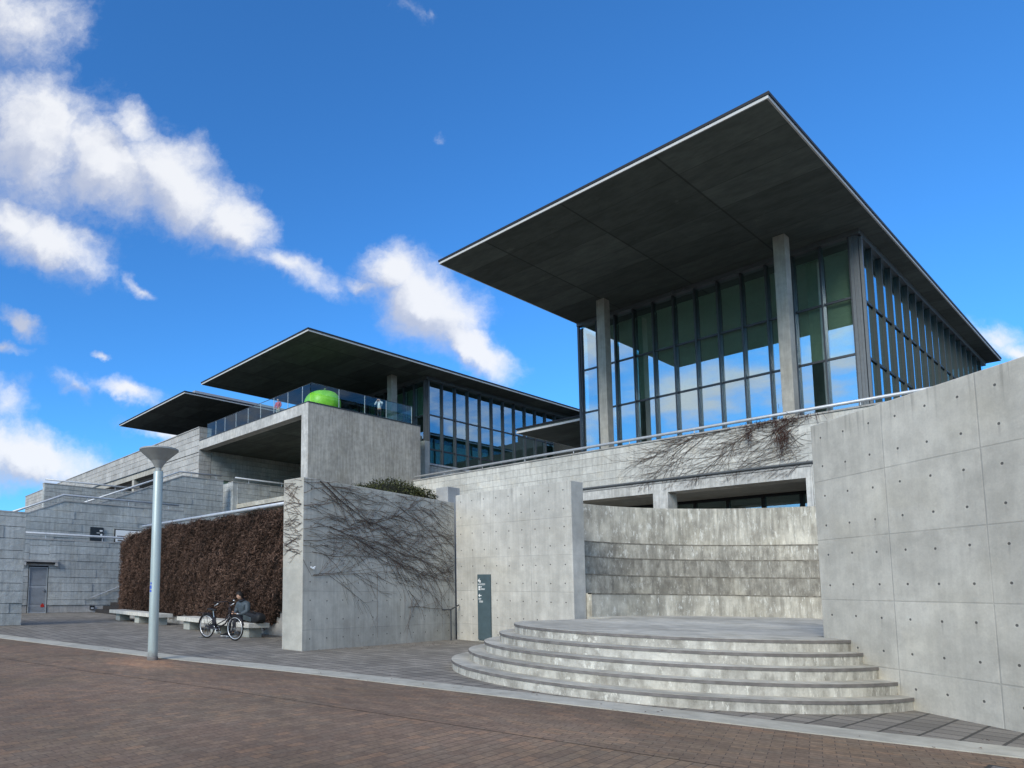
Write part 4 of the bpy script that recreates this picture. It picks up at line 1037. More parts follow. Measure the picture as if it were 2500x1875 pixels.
clump((34.2, 11.6, 8.62), (.03, .26), 50, 6).build('twig', bpy.data.materials['dead_vine_brown'], t_)
clump((34.2, 10.6, 9.14), (.7, .05), 160, 8).build('twig', bpy.data.materials['dead_vine_brown'], t_)

# ------------------------------------------------------------------ lamp post
LP = (5.61, 12.3)
t_ = thing('lamp_post', (*LP, 0), 'tall pale lamp post with a wide upturned cone head on the brick plaza', 'lamp post')
def mk_pole():
    m, t = newmat('painted_steel_pole'); p = t.pos(); s = t.xyz(p)
    f = t.m('MULTIPLY', t.ramp(t.noise(t.vm('MULTIPLY', p, (9, 9, .8)), 2.0, 5), .3, .7, .90, 1.06), t.ramp(t.noise(p, 60, 2), .3, .7, .97, 1.03))
    c = t.vm('SCALE', (.42, .485, .465), f)
    w = t.ramp(t.m('ADD', s[2], t.m('MULTIPLY', t.noise(p, 9, 5), .16)), .14, .30, .75, 0)
    c = t.mix(w, c, (.20, .18, .17))
    t.out(t.bsdf(c, .42, .25, None, .4)); return m
M['pole'] = mk_pole()
MB().lathe([(.098, .004), (.10, .02), (.098, 3.80), (.09, 3.825)], (*LP, 0), 28).build('pole', 'pole', t_, True)
MB().lathe([(.112, .004), (.114, .05), (.106, .075)], (*LP, 0), 24).build('base_ring', 'nosing', t_)
MB().lathe([(.062, 3.82), (.062, 3.90)], (*LP, 0), 20).build('neck', 'lamp', t_)
sh = MB().lathe([(.062, 3.89), (.155, 4.03), (.158, 4.035), (.385, 4.235), (.40, 4.245), (.402, 4.275), (.385, 4.28), (.34, 4.27), (.1, 4.20)], (*LP, 0), 48).build('lamp_shade', 'lamp', t_)
MB().lathe([(.335, 4.262), (.30, 4.30), (.18, 4.325), (.05, 4.33)], (*LP, 0), 32).build('lens', 'frame_m', sh, True)
mb = MB(); 
for z0, z1 in ((1.36, 1.40), (1.42, 1.49), (1.51, 1.55)):
    for j in range(4):
        aa = [R(178 + 7 * (j + q)) for q in (0, .9)]
        rr2 = .1008
        if z0 == 1.51 and j == 0: continue
        mb.extr([(LP[0] + rr2 * math.cos(aa[0]), LP[1] + rr2 * math.sin(aa[0]), z0), (LP[0] + rr2 * math.cos(aa[1]), LP[1] + rr2 * math.sin(aa[1]), z0), (LP[0] + rr2 * math.cos(aa[1]), LP[1] + rr2 * math.sin(aa[1]), z1), (LP[0] + rr2 * math.cos(aa[0]), LP[1] + rr2 * math.sin(aa[0]), z1)], (-.0015, -.0015, 0))
mb.build('sticker', 'blue', t_)

# ------------------------------------------------------------------ bicycle
RWc = Vector((9.325, 16.80, .338)); FWc = Vector((9.56, 15.63, .338))
FD = (FWc - RWc).normalized(); SD = Vector((-FD.y, FD.x, 0)); ZZ = Vector((0, 0, 1))   # SD: bike's left
def bk(s, z, l=0.0): return RWc + FD * s + SD * l + ZZ * (z - .338)
t_ = thing('bicycle', (9.44, 16.2, 0), 'black city bicycle with white rims parked in front of the bench', 'bicycle')
for c in (RWc, FWc):
    w = MB().torus(c, SD, .318, .021, 40, 8).build('wheel', 'tyre', t_, True)
    MB().torus(c, SD, .290, .0125, 40, 6).build('rim', 'rim', w, True)
    mb = MB()
    for k in range(18):
        a = 2 * PI * k / 18; p = c + (FD * math.cos(a) + ZZ * math.sin(a)) * .285
        mb.tube([c + SD * (.025 if k % 2 else -.025), p], .0018, 3, None, False)
    mb.tube([c - SD * .04, c + SD * .04], .028, 10); mb.build('spoke', 'chrome', w)
    g = MB(); pts = [c + (FD * math.cos(R(a)) + ZZ * math.sin(R(a))) * .352 for a in (range(20, 185, 11) if c is RWc else range(15, 150, 11))]
    for off in (-.018, 0, .018): g.tube([p + SD * off for p in pts], .012, 5)
    g.build('mudguard', 'bikeblack', t_, True)
BB = bk(.46, .27); ST = bk(.36, .60); HT0 = bk(1.01, .70); HT1 = bk(.975, .92)
mb = MB(); mb.tube([BB, bk(.30, .74)], .017, 8); mb.tube([HT0, bk(.80, .45), BB + ZZ * .02], .024, 10); mb.tube([HT0 + ZZ * .06, bk(.78, .55), bk(.43, .40)], .016, 8)
mb.tube([HT0, HT1], .022, 10)
for l in (-.05, .05): mb.tube([BB + SD * l * .6, RWc + SD * l], .011, 6); mb.tube([ST + SD * l * .4, RWc + SD * l], .009, 6)
mb.build('frame', 'bikeblack', t_, True)
mb = MB(); 
for l in (-.045, .045): mb.tube([HT0 - ZZ * .02 + SD * l, bk(1.07, .62, l), FWc + SD * l], .011, 6)
mb.tube([HT0 - ZZ * .01 - SD * .045, HT0 - ZZ * .01 + SD * .045], .018, 6); mb.build('fork', 'bikeblack', t_, True)
mb = MB(); mb.tube([HT1, HT1 + ZZ * .10 + FD * -.02], .013, 8)
ST2 = HT1 + ZZ * .10
hb = mb.tube([ST2 - FD * .34 + SD * .29, ST2 - FD * .14 + SD * .30 + ZZ * .03, ST2 + SD * .14 + FD * .03 + ZZ * .05, ST2, ST2 - SD * .14 + FD * .03 + ZZ * .05, ST2 - FD * .14 - SD * .30 + ZZ * .03, ST2 - FD * .34 - SD * .29], .012, 8).build('handlebar', 'bikeblack', t_, True)
for l in (-1, 1):
    MB().tube([ST2 - FD * .36 + SD * .29 * l, ST2 - FD * .22 + SD * .298 * l + ZZ * .012], .018, 8).build('grip', 'tyre', hb, True)
    MB().tube([ST2 - FD * .16 + SD * .30 * l - ZZ * .01, ST2 - FD * .25 + SD * .30 * l - ZZ * .05, ST2 - FD * .33 + SD * .29 * l - ZZ * .085], .011, 6).build('brake_lever', 'rim', hb, True)
MB().ball(ST2 + FD * .03 + SD * .12 + ZZ * .075, (.035, .035, .03), 10, 7).build('bell', 'chrome', hb, True)
mb = MB(); mb.tube([bk(.30, .60), bk(.265, .80)], .014, 8); mb.build('seat_post', 'chrome', t_)
def saddle():
    bm = bmesh.new(); G = []
    for i in range(9):
        f = i / 8; s = .12 + .27 * f; hw = .095 * (1 - f) ** .8 + .024
        z = .835 + .015 * math.cos(f * PI) 
        G.append([bm.verts.new(bk(s, z - .035, -hw)), bm.verts.new(bk(s, z, -hw * .8)), bm.verts.new(bk(s, z + .015, 0)), bm.verts.new(bk(s, z, hw * .8)), bm.verts.new(bk(s, z - .035, hw))])
    for i in range(8):
        for k in range(4): bm.faces.new((G[i][k], G[i][k + 1], G[i + 1][k + 1], G[i + 1][k]))
        bm.faces.new((G[i][4], G[i][0], G[i + 1][0], G[i + 1][4]))
    bm.faces.new(G[0]); bm.faces.new(G[-1][::-1])
    m = MB(); m.b = bm; return m
saddle().build('saddle', 'bag', t_, True)
mb = MB()
for l in (-.06, 0, .06): mb.tube([bk(-.38, .70, l), bk(.22, .72, l)], .008, 6)
for s in (-.36, -.18, 0, .18): mb.tube([bk(s, .705, -.06), bk(s, .705, .06)], .007, 5)
for l in (-.065, .065): mb.tube([bk(-.12, .70, l), RWc + SD * l], .007, 5)
mb.build('rear_rack', 'bikeblack', t_)
mb = MB()
for l in (-.08, 0, .08): mb.tube([bk(.98, .76, l), bk(1.33, .77, l)], .008, 6)
for s in (1.0, 1.16, 1.32): mb.tube([bk(s, .765, -.09), bk(s, .765, .09)], .007, 5)
mb.tube([bk(1.02, .76, .08), bk(1.0, .95, .09)], .008, 5).tube([bk(1.02, .76, -.08), bk(1.0, .95, -.09)], .008, 5).tube([bk(1.0, .95, -.14), bk(1.0, .95, .14)], .009, 6)
mb.build('front_carrier', 'bikeblack', t_)
MB().ball(bk(1.27, .74, .02), (.035, .06, .035), 10, 8).build('headlight', 'rim', t_, True)
mb = MB(); mb.torus(BB, SD, .085, .008, 24, 6); mb.tube([BB - SD * .09, BB + SD * .09], .022, 10); mb.tube([BB + SD * .09, BB + SD * .09 - ZZ * .15 + FD * .06], .011, 6); mb.tube([BB - SD * .09, BB - SD * .09 + ZZ * .15 - FD * .06], .011, 6)
cr = mb.build('crank', 'chrome', t_, True)
mb = MB(); mb.box(-.05, .05, -.03, .03, -.012, .012, Matrix.Translation(BB + SD * .13 - ZZ * .15 + FD * .06)); mb.box(-.05, .05, -.03, .03, -.012, .012, Matrix.Translation(BB - SD * .13 + ZZ * .15 - FD * .06)); mb.build('pedal', 'tyre', cr)
mb = MB(); mb.extr([bk(.50, .33, .055), bk(.40, .36, .055), bk(-.02, .385, .055), bk(-.02, .30, .055), bk(.40, .20, .055), bk(.52, .22, .055)], SD * .02); mb.build('chain_guard', 'bikeblack', t_)
mb = MB(); mb.extr([bk(.28, .30, -.04), bk(.40, .32, -.04), bk(.36, .62, -.04), bk(.24, .60, -.04)], SD * .08); mb.build('battery', 'bikeblack', t_, bevel=.015)
mb = MB(); 
for l in (-.10, .10): mb.tube([RWc + SD * l * .6, bk(-.10, .02, l), bk(-.18, .012, l)], .009, 6)
mb.tube([bk(-.18, .012, -.16), bk(-.18, .012, .16)], .009, 6); mb.tube([bk(.02, .012, -.14), bk(-.18, .012, -.14)], .008, 5); mb.build('kickstand', 'mull_l', t_)

# ------------------------------------------------------------------ people
def skinned(name, verts, edges, mat, parent, sub=2, root=0):
    """verts: (co, radius[, radius_y])"""
    me = bpy.data.meshes.new(name)
    me.from_pydata([tuple(v[0]) for v in verts], edges, [])
    o = bpy.data.objects.new(name, me); COL.objects.link(o)
    me.materials.append(M[mat])
    md = o.modifiers.new('skin', 'SKIN'); md.use_smooth_shade = True
    if not me.skin_vertices: 
        bm = bmesh.new(); bm.from_mesh(me); bm.verts.layers.skin.verify(); bm.to_mesh(me); bm.free()
    sv = me.skin_vertices[0].data
    for i, v in enumerate(verts):
        r = v[1]; sv[i].radius = (r, v[2] if len(v) > 2 else r); sv[i].use_root = (i == root)
    s = o.modifiers.new('sub', 'SUBSURF'); s.levels = sub; s.render_levels = sub
    adopt(o, parent); return o
def head_mesh(c, fwd, size=.115, tilt=0.0):
    """head centred at c looking along fwd: skull, jaw, nose, ears in one mesh"""
    f = Vector(fwd).normalized(); sd = Vector((-f.y, f.x, 0)).normalized(); u = sd.cross(f) * -1
    if u.z < 0: u = -u
    bm = bmesh.new(); seg, rings = 24, 16; G = []; c = Vector(c)
    for i in range(rings + 1):
        th = PI * i / rings; row = []
        for k in range(seg):
            ph = 2 * PI * k / seg
            x = math.sin(th) * math.cos(ph); y = math.sin(th) * math.sin(ph); z = math.cos(th)
            sx = .86 if x > 0 else .98
            wy = .76 * (1 - .22 * max(0, -z) ** 1.5)
            px = x * sx; py = y * wy; pz = z * (1.12 if z < 0 else 1.0)
            if z < -.2 and x > 0: px *= 1 + .10 * (-z)
            # nose / brow / eye sockets
            g = lambda zc, w: math.exp(-((z - zc) / w) ** 2)
            front = max(0, x) ** 6
            px += .16 * front * g(-.18, .16) * math.exp(-(y / .16) ** 2)
            px -= .05 * front * g(.05, .10) * (math.exp(-((y - .33) / .16) ** 2) + math.exp(-((y + .33) / .16) ** 2))
            px += .03 * front * g(-.55, .08) * math.exp(-(y / .25) ** 2)
            # ears
            py += math.copysign(1, y) * .12 * max(0, abs(y)) ** 10 * g(-.08, .22) * (1 if -.3 < x < .2 else .2)
            row.append(bm.verts.new(c + (f * px + sd * py + u * pz) * size))
        G.append(row)
    for i in range(rings):
        for k in range(seg): 
            bm.faces.new((G[i][k], G[i][(k + 1) % seg], G[i + 1][(k + 1) % seg], G[i + 1][k]))
    bmesh.ops.remove_doubles(bm, verts=bm.verts[:], dist=1e-5)
    m = MB(); m.b = bm; return m, f, sd, u
def hair_mesh(c, f, sd, u, size, long=.1):
    bm = bmesh.new(); rnd = random.Random(5); seg, rings = 24, 12; G = []; c = Vector(c)
    for i in range(rings + 1):
        row = []
        for k in range(seg):
            ph = 2 * PI * k / seg; x0 = math.cos(ph)
            lim = 1.12 if x0 > .45 else (1.55 if x0 > -.1 else 2.05 + long)
            th = lim * i / rings
            x = math.sin(th) * math.cos(ph); y = math.sin(th) * math.sin(ph); z = math.cos(th)
            r = 1.13 + rnd.uniform(-.03, .05)
            row.append(bm.verts.new(c + (f * x * .97 * r + sd * y * .83 * r + u * z * 1.05 * r) * size))
        G.append(row)
    for i in range(rings):
        for k in range(seg): bm.faces.new((G[i][k], G[i][(k + 1) % seg], G[i + 1][(k + 1) % seg], G[i + 1][k]))
    bmesh.ops.remove_doubles(bm, verts=bm.verts[:], dist=1e-5)
    m = MB(); m.b = bm; return m
def hand_chain(V, E, wi, w, d, side, curl=.5):
    """append palm, four fingers and a thumb after wrist vertex wi"""
    d = Vector(d).normalized(); s = Vector(side).normalized(); n = d.cross(s)
    V.append((w + d * .045, .026, .018)); p = len(V) - 1; E.append((wi, p))
    for k, L in enumerate((.068, .078, .074, .058)):
        o = (k - 1.5) * .018
        b = w + d * .085 + s * o; V.append((b, .0095)); i0 = len(V) - 1; E.append((p, i0))
        m1 = b + (d * math.cos(curl) + n * math.sin(curl)) * L * .55; V.append((m1, .0088)); E.append((i0, i0 + 1))
        m2 = m1 + (d * math.cos(curl * 2.1) + n * math.sin(curl * 2.1)) * L * .5; V.append((m2, .0078)); E.append((i0 + 1, i0 + 2))
    b = w + d * .035 + s * -.034; V.append((b, .012)); i0 = len(V) - 1; E.append((p, i0))
    V.append((b + (d * .7 - s * .5 + n * .4).normalized() * .045, .0095)); E.append((i0, i0 + 1))

# seated person on the near bench
t_ = thing('person', (10.6, 16.8, 0), 'person in a grey quilted jacket sitting on the bench behind the bicycle', 'person')
FP = Vector((-.99, -.05, 0)).normalized(); LPp = Vector((-FP.y, FP.x, 0))   # facing, their left
HIP = Vector((10.76, 17.03, .53))
def pp(f, l, z): return HIP + FP * f + LPp * l + ZZ * (z - .53)
chest = pp(.04, 0, .86); neck = pp(.11, 0, 1.06); headc = pp(.20, 0, 1.215)
V = [(HIP, .12, .10), (pp(.02, 0, .70), .12, .09), (chest, .13, .095), (neck, .052), (pp(.145, 0, 1.12), .05)]
E = [(0, 1), (1, 2), (2, 3), (3, 4)]
arms = []
for s in (1, -1):
    a = len(V)
    V += [(pp(.06, .19 * s, .98), .055), (pp(.10, .24 * s, .74), .042), (pp(.30, .12 * s, .66), .032), (pp(.36, .07 * s, .67), .024)]
    E += [(2, a), (a, a + 1), (a + 1, a + 2), (a + 2, a + 3)]
    arms.append(a)
    hand_chain(V, E, a + 3, pp(.36, .07 * s, .67), FP * .6 - LPp * .4 * s + ZZ * .25, LPp * s, .7)
    b = len(V)
    kx = pp(.42, .13 * s, .52); an = pp(.50, (.12 if s > 0 else .16) * s, .10)
    V += [(pp(.05, .10 * s, .52), .085), (kx, .058), (pp(.47, .13 * s, .30), .05), (an, .034)]
    E += [(0, b), (b, b + 1), (b + 1, b + 2), (b + 2, b + 3)]
bodyo = skinned('body', V, E, 'skin', t_)
JV = [(pp(-.01, 0, .50), .19, .17), (pp(.01, 0, .66), .205, .175), (pp(.04, 0, .84), .21, .17), (pp(.075, 0, .98), .17, .13), (pp(.11, 0, 1.07), .09)]
JE = [(0, 1), (1, 2), (2, 3), (3, 4)]
for s in (1, -1):
    a = len(JV)
    JV += [(pp(.065, .215 * s, .96), .10), (pp(.085, .27 * s, .84), .10), (pp(.11, .275 * s, .73), .088), (pp(.22, .19 * s, .68), .064), (pp(.33, .09 * s, .665), .045)]
    JE += [(3, a), (a, a + 1), (a + 1, a + 2), (a + 2, a + 3), (a + 3, a + 4)]
jk = skinned('jacket', JV, JE, 'down', t_)
mb = MB()
for z, r in ((.58, .155), (.68, .163), (.78, .165), (.88, .158), (.97, .13)):
    c = pp(.02 + (z - .53) * .09, 0, z)
    mb.torus(c, (0, 0, 1), r * 1.24, .010, 24, 6)
mb.build('quilt_seam', 'navy', jk, True)
m_ = MB(); m_.torus(pp(.115, 0, 1.075), (FP * .35 + ZZ), .075, .035, 20, 8); m_.build('collar', 'navy', t_, True)
TV = [(HIP, .145, .12)]; TE = []
for s in (1, -1):
    b = len(TV); an = pp(.50, (.12 if s > 0 else .16) * s, .12)
    TV += [(pp(.06, .105 * s, .525), .10), (pp(.42, .13 * s, .53), .075), (pp(.465, .13 * s, .32), .066), (an, .055)]
    TE += [(0, b), (b, b + 1), (b + 1, b + 2), (b + 2, b + 3)]
skinned('trousers', TV, TE, 'navy', t_)
for s in (1, -1):
    an = pp(.50, (.12 if s > 0 else .16) * s, .10)
    c = Vector((an.x, an.y, .0)); fd = FP
    sh = skinned('shoe', [(c - fd * .06 + ZZ * .065, .045, .05), (c + fd * .05 + ZZ * .058, .045, .045), (c + fd * .16 + ZZ * .045, .042, .03), (c + fd * .21 + ZZ * .038, .034, .024)], [(0, 1), (1, 2), (2, 3)], 'shoe', t_)
    sd_ = LPp; m_ = MB(); outl = [(-.11, .035), (.0, .042), (.12, .05), (.22, .04), (.255, 0), (.22, -.04), (.12, -.05), (0, -.042), (-.11, -.035)]
    m_.prism([tuple((c + fd * a + sd_ * b)[:2]) for a, b in outl], .003, .032); m_.build('sole', 'sole', sh)
hm, f_, sd_, u_ = head_mesh(headc, Vector((-.95, .42, -.30)), .112); hm.build('head', 'skin', bodyo, True)
hair_mesh(headc, f_, sd_, u_, .112, .25).build('hair', 'hair', t_, True)
# bag
t_ = thing('holdall_bag', (10.65, 16.3, .43), 'black soft holdall bag lying on the near bench beside the seated person', 'bag')
def softbox(c, hx_, hy_, hz_, n=10, e=.45):
    bm = bmesh.new(); seg = 28; rings = 14; G = []
    for i in range(rings + 1):
        th = PI * i / rings
        row = []
        for k in range(seg):
            ph = 2 * PI * k / seg
            pw = lambda v, p: math.copysign(abs(v) ** p, v)
            row.append(bm.verts.new((c[0] + hx_ * pw(math.sin(th), e) * pw(math.cos(ph), e), c[1] + hy_ * pw(math.sin(th), e) * pw(math.sin(ph), e), c[2] + hz_ * pw(math.cos(th), .7) + .02 * math.sin(3 * ph))))
        G.append(row)
    for i in range(rings):
        for k in range(seg): bm.faces.new((G[i][k], G[i][(k + 1) % seg], G[i + 1][(k + 1) % seg], G[i + 1][k]))
    bmesh.ops.remove_doubles(bm, verts=bm.verts[:], dist=1e-5)
    m = MB(); m.b = bm; return m
softbox((10.68, 16.34, .575), .17, .40, .145).build('bag_body', 'bag', t_, True)
mb = MB(); mb.extr([(10.495, 16.72, .50), (10.495, 16.28, .46), (10.495, 16.28, .58), (10.495, 16.72, .66)], (.02, 0, 0)); mb.build('front_pocket', 'bagpanel', t_, bevel=.008)
mb = MB(); mb.tube([(10.62, 16.6, .70), (10.58, 16.5, .76), (10.58, 16.3, .77), (10.62, 16.15, .70)], .012, 6); mb.build('handle', 'bag', t_, True)

def standing(loc, fwd, h, top, legs, label, pose='photo', pack=False, hairc='hair'):
    loc = Vector(loc); F = Vector(fwd).normalized(); L = Vector((-F.y, F.x, 0)); k = h / 1.72
    t = thing('person', loc, label, 'person')
    def P(f, l, z): return loc + F * f * k + L * l * k + ZZ * z * k
    V = [(P(0, 0, .95), .12 * k, .10 * k), (P(0, 0, 1.15), .12 * k, .09 * k), (P(.01, 0, 1.35), .13 * k, .095 * k), (P(.02, 0, 1.46), .055 * k), (P(.04, 0, 1.53), .05 * k)]
    E = [(0, 1), (1, 2), (2, 3), (3, 4)]
    JV = [(P(0, 0, .90), .16 * k, .13 * k), (P(0, 0, 1.12), .165 * k, .135 * k), (P(.01, 0, 1.33), .17 * k, .13 * k), (P(.015, 0, 1.45), .09 * k)]
    JE = [(0, 1), (1, 2), (2, 3)]
    for s in (1, -1):
        if pose == 'photo': el, wr = P(.22, .27 * s, 1.22), P(.30, .09 * s, 1.50)
        else: el, wr = P(.05, .27 * s, 1.12), P(.18, .20 * s, .98)
        a = len(V); V += [(P(.01, .19 * s, 1.40), .055 * k), (el, .042 * k), (wr, .028 * k)]; E += [(2, a), (a, a + 1), (a + 1, a + 2)]
        hand_chain(V, E, a + 2, wr, (wr - el), L * s, .5)
        a = len(JV); JV += [(P(.01, .2 * s, 1.40), .075 * k), (el, .062 * k), (el.lerp(wr, .85), .045 * k)]; JE += [(2, a), (a, a + 1), (a + 1, a + 2)]
        b = len(V); V += [(P(0, .09 * s, .88), .085 * k), (P(.02, .10 * s, .48), .055 * k), (P(-.01, .10 * s, .09), .038 * k), (P(.13, .11 * s, .035), .032 * k)]
        E += [(0, b), (b, b + 1), (b + 1, b + 2), (b + 2, b + 3)]
    bo = skinned('body', V, E, 'skin', t); skinned('jacket', JV, JE, top, t)
    TV = [(P(0, 0, .93), .14 * k, .12 * k)]; TE = []
    for s in (1, -1):
        b = len(TV); TV += [(P(0, .095 * s, .84), .10 * k), (P(.02, .10 * s, .48), .075 * k), (P(-.01, .10 * s, .12), .062 * k)]; TE += [(0, b), (b, b + 1), (b + 1, b + 2)]
        skinned('shoe', [(P(-.05, .10 * s, .05), .045 * k), (P(.08, .105 * s, .045), .042 * k), (P(.17, .11 * s, .035), .032 * k)], [(0, 1), (1, 2)], 'shoe', t)
    skinned('trousers', TV, TE, legs, t)
    hc = P(.06, 0, 1.61); hm, f, sd, u = head_mesh(hc, F, .108 * k); hm.build('head', 'skin', bo, True); hair_mesh(hc, f, sd, u, .108 * k, .3).build('hair', hairc, t, True)
    if pack:
        c = P(-.24, 0, 1.2); softbox(c, .13 * k, .16 * k, .24 * k).build('backpack', 'navy', t, True)
        mb = MB()
        for s in (1, -1): mb.tube([P(-.14, .10 * s, 1.40), P(.02, .11 * s, 1.50), P(.15, .11 * s, 1.38), P(.14, .14 * s, 1.12), P(-.1, .15 * s, 1.02)], .022 * k, 6)
        mb.build('strap', 'navy', t, True)
    return t
standing((31.75, 33.0, 13.2), (-.75, -.45, 0), 1.66, 'wjacket', 'navy', 'person in a white jacket with dark backpack standing behind the terrace glass by the column', 'photo', True)
standing((26.05, 37.3, 13.2), (-.8, -.3, 0), 1.60, 'pink', 'beige', 'person in a pink coat standing behind the front glass of the terrace', 'idle')

# ------------------------------------------------------------------ buildings behind the photographer's right, mirrored in the side glass
t_ = thing('apartment_block', (180, -36, 0), 'dark apartment tower with rows of pale windows mirrored in the right pavilion side glass', 'building')
MB().box(150, 262, -48, -27, 0, 41).box(165, 178, -44, -30, 41, 47).box(215, 232, -44, -30, 41, 45).build('wall', plain('tower_dark', (.05, .055, .055), .7), t_)
mb = MB()
for i in range(10):
    for k in range(32): mb.box(151 + k * 3.4, 152.9 + k * 3.4, -26.99, -26.93, 4 + i * 3.7, 6.2 + i * 3.7)
mb.build('window', plain('tower_window', (.6, .6, .55), .4), t_)

# ------------------------------------------------------------------ sky, sun, camera
w = bpy.data.worlds.new('World'); scn.world = w; w.use_nodes = True
t = NT(w.node_tree)
SUN_EL = R(31); S_AZ = math.atan2(-.30, -1.0)      # direction towards the sun in the ground plane (x, y)
sunv = Vector((math.cos(S_AZ) * math.cos(SUN_EL), math.sin(S_AZ) * math.cos(SUN_EL), math.sin(SUN_EL)))
sky = t.n('ShaderNodeTexSky', {'sky_type': 'NISHITA', 'sun_disc': False, 'sun_elevation': SUN_EL, 'sun_rotation': math.atan2(sunv.x, sunv.y), 'altitude': 0.0, 'air_density': 1.0, 'dust_density': .6, 'ozone_density': 2.5})
dirv = t.n('ShaderNodeTexCoord').outputs['Generated']
FWh = (.575387, .817881, 0); RTh = (.817881, -.575387, 0)
fw = t.vm('DOT_PRODUCT', dirv, FWh); rt = t.vm('DOT_PRODUCT', dirv, RTh); dz = t.xyz(dirv)[2]
fws = t.m('MAXIMUM', fw, .05)
pq = t.comb(t.m('DIVIDE', rt, fws), t.m('DIVIDE', dz, fws), 0)
n1 = t.noise(pq, 5.0, 3, .5, True); n2 = t.noise(pq, 17.0, 6, .62, True)
warp = t.vm('ADD', t.vm('SCALE', t.vm('SUBTRACT', n1, (.5, .5, .5)), .075), t.vm('SCALE', t.vm('SUBTRACT', n2, (.5, .5, .5)), .055))
pw = t.vm('ADD', pq, warp)
BL = [(-0.432, 0.9189, 0.1015, 0.1015, 0.015, 0.75), (-0.4022, 0.7248, 0.1381, 0.1277, -0.614, 1), (-0.2875, 0.6842, 0.1304, 0.0858, -0.667, 1), (-0.1738, 0.6509, 0.1465, 0.0715, -0.705, 1), (-0.0865, 0.5896, 0.0947, 0.0541, -0.792, 0.95), (-0.2433, 0.7485, 0.0479, 0.0376, -0.531, 0.9), (-0.3737, 0.544, 0.12, 0.0567, -0.381, 1), (-0.4344, 0.5775, 0.0591, 0.0591, 0.015, 0.9), (-0.2176, 0.4781, 0.0303, 0.0121, -0.867, 0.55), (-0.41, 0.408, 0.0401, 0.0174, -0.685, 0.8), (-0.4275, 0.371, 0.0327, 0.0131, -0.34, 0.6), (-0.285, 0.3545, 0.0168, 0.0065, -0.164, 0.55), (0.1745, 0.505, 0.055, 0.055, -0.35, 1), (0.2347, 0.453, 0.098, 0.074, -0.621, 1.1), (0.300, 0.385, 0.098, 0.036, -0.566, 0.95), (0.006, 0.509, 0.095, 0.026, -0.384, 0.75), (0.1242, 0.4832, 0.0456, 0.0143, -0.167, 0.6), (-0.246, 0.2925, 0.0615, 0.022, -0.374, 0.8), (-0.3239, 0.3032, 0.0394, 0.0197, -0.684, 0.45), (-0.3952, 0.1917, 0.1661, 0.0543, -0.196, 1), (-0.2857, 0.1516, 0.1015, 0.0286, -0.161, 0.9), (-0.4246, 0.269, 0.0383, 0.0383, 0.014, 0.5), (-0.1679, 0.2272, 0.0958, 0.014, -0.198, 0.7), (1.1342, 0.4139, 0.0565, 0.0264, -0.358, 0.7), (1.1671, 0.3844, 0.0563, 0.025, -0.357, 0.8), (1.0933, 0.3899, 0.0374, 0.0125, -0.549, 0.4), (0.2589, 0.7384, 0.0107, 0.0087, 0.015, 0.28), (0.1978, 0.9617, 0.0307, 0.0136, -0.363, 0.22), (0.2386, 0.9586, 0.0109, 0.0123, -0.364, 0.2)]
fld = None
for px, py, a, b, th, wt in BL:
    mp = t.n('ShaderNodeMapping', {'vector_type': 'TEXTURE'}, Vector=pw, Location=(px, py, 0), Rotation=(0, 0, th), Scale=(a * 1.25, b * 1.25, 1))
    v = t.m('MULTIPLY', t.m('SUBTRACT', 1.0, t.vm('LENGTH', mp.outputs[0])), wt)
    fld = v if fld is None else t.m('MAXIMUM', fld, v)
fb = t.noise(pw, 11.0, 8, .6)
fld = t.m('ADD', fld, t.m('MULTIPLY', t.m('SUBTRACT', fb, .5), .85))
fld = t.m('ADD', fld, t.m('MULTIPLY', t.m('SUBTRACT', t.noise(t.vm('ADD', pq, t.vm('SCALE', n2, .03)), 34.0, 7, .68), .5), .42))
alpha = t.m('MULTIPLY', t.ramp(fld, -.02, .74), t.m('GREATER_THAN', fw, .06))
# general cloud cover for the rest of the sky (behind the camera)
dome = t.vm('SCALE', dirv, t.m('DIVIDE', 1.0, t.m('ADD', t.m('MAXIMUM', dz, 0), .22)))
gc = t.noise(t.vm('ADD', t.vm('MULTIPLY', dome, (1, 1, 1.6)), (3.3, 1.2, 0)), 2.3, 9, .60)
pn = t.m('DIVIDE', rt, fws)
side = t.m('MAXIMUM', t.ramp(pn, -.9, -.56, 1, 0), t.ramp(pn, 3.2, 5.0, 0, 1))
ga = t.m('MULTIPLY', t.ramp(gc, .42, .62), t.m('MAXIMUM', t.ramp(fw, .22, .02, 0, 1), side))
al = t.m('MAXIMUM', alpha, ga)
fl2 = None; fl1 = None
for (dx, dy, nm) in ((0, 0, 'a'), (.028, .036, 'b')):
    cur = None
    for px, py, a, b, th, wt in BL:
        if a < .045: continue
        mp = t.n('ShaderNodeMapping', {'vector_type': 'TEXTURE'}, Vector=t.vm('ADD', pw, (dx, dy, 0)), Location=(px, py, 0), Rotation=(0, 0, th), Scale=(a * 1.25, b * 1.25, 1))
        v = t.m('MULTIPLY', t.m('SUBTRACT', 1.0, t.vm('LENGTH', mp.outputs[0])), wt)
        cur = v if cur is None else t.m('MAXIMUM', cur, v)
    nz = t.noise(t.vm('ADD', pw, (dx * .35, dy * .35, 0)), 11.0, 8, .6)
    cur = t.m('ADD', cur, t.m('MULTIPLY', t.m('SUBTRACT', nz, .5), 1.0))
    if nm == 'a': fl1 = cur
    else: fl2 = cur
shade = t.ramp(t.m('SUBTRACT', fl1, fl2), -.30, .42)
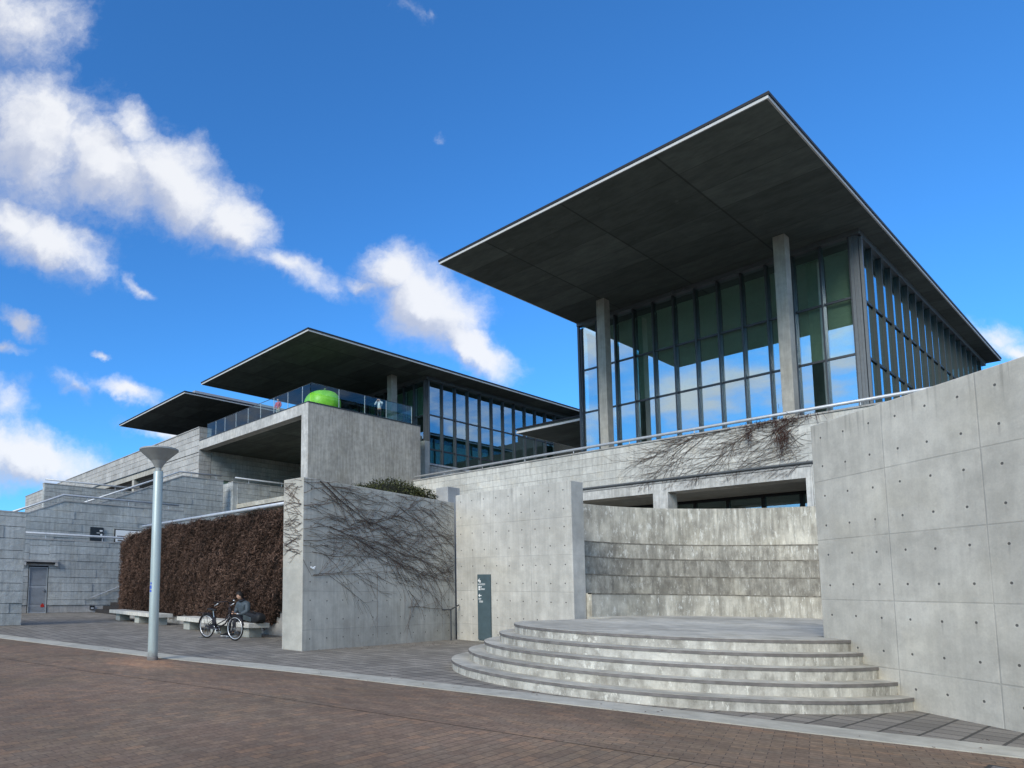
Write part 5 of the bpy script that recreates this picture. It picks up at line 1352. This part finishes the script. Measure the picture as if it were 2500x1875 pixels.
shade2 = t.ramp(t.noise(dome, 3.0, 6), .3, .7, .65, 1.4)
shd = t.m('ADD', t.m('MULTIPLY', shade, t.m('GREATER_THAN', fw, .06)), t.m('MULTIPLY', shade2, t.m('LESS_THAN', fw, .06)))
ccol = t.mix(shd, (3.5, 3.85, 4.8), (6.2, 6.3, 6.5))
skyc = t.vm('MULTIPLY', sky.outputs[0], (.37, .95, 1.50))
final = t.mix(t.m('MULTIPLY', al, .93), skyc, ccol)
bg = t.n('ShaderNodeBackground', Color=final, Strength=.10)
t.n('ShaderNodeOutputWorld', Surface=bg.outputs[0])

sd = bpy.data.lights.new('sun', 'SUN'); sd.energy = 2.0; sd.angle = R(24); sd.color = (1.0, .935, .83)
so = bpy.data.objects.new('sun', sd); COL.objects.link(so)
so.rotation_euler = (-sunv).to_track_quat('-Z', 'Y').to_euler()

cd = bpy.data.cameras.new('camera'); co = bpy.data.objects.new('camera', cd); COL.objects.link(co)
RT = Vector((0.8170322153256556, -0.576419084036905, 0.01412085968017021)); UP = Vector((-0.06567184812217051, -0.06869840587045474, 0.9954736246606822)); FWv = Vector((0.57283991436026, 0.8142613638070479, 0.09398331727927091))
co.matrix_world = Matrix(((RT.x, UP.x, -FWv.x, 0), (RT.y, UP.y, -FWv.y, 0), (RT.z, UP.z, -FWv.z, 1.5), (0, 0, 0, 1)))
f_px, cx_, cy_ = 1598.204, 680.88, 1281.496
cd.sensor_fit = 'HORIZONTAL'; cd.sensor_width = 36; cd.lens = f_px / 2500 * 36
cd.shift_x = (1250 - cx_) / 2500; cd.shift_y = (cy_ - 937.5) / 2500
cd.clip_start = .1; cd.clip_end = 3000
scn.camera = co
scn.view_settings.view_transform = 'Standard'; scn.view_settings.look = 'None'; scn.view_settings.exposure = 0.6; scn.view_settings.gamma = 1.0
scn.view_settings.use_curve_mapping = False
scn.render.engine = 'CYCLES'
scn.cycles.max_bounces = 8; scn.cycles.transparent_max_bounces = 12; scn.cycles.glossy_bounces = 4
scn.cycles.caustics_reflective = False; scn.cycles.caustics_refractive = False
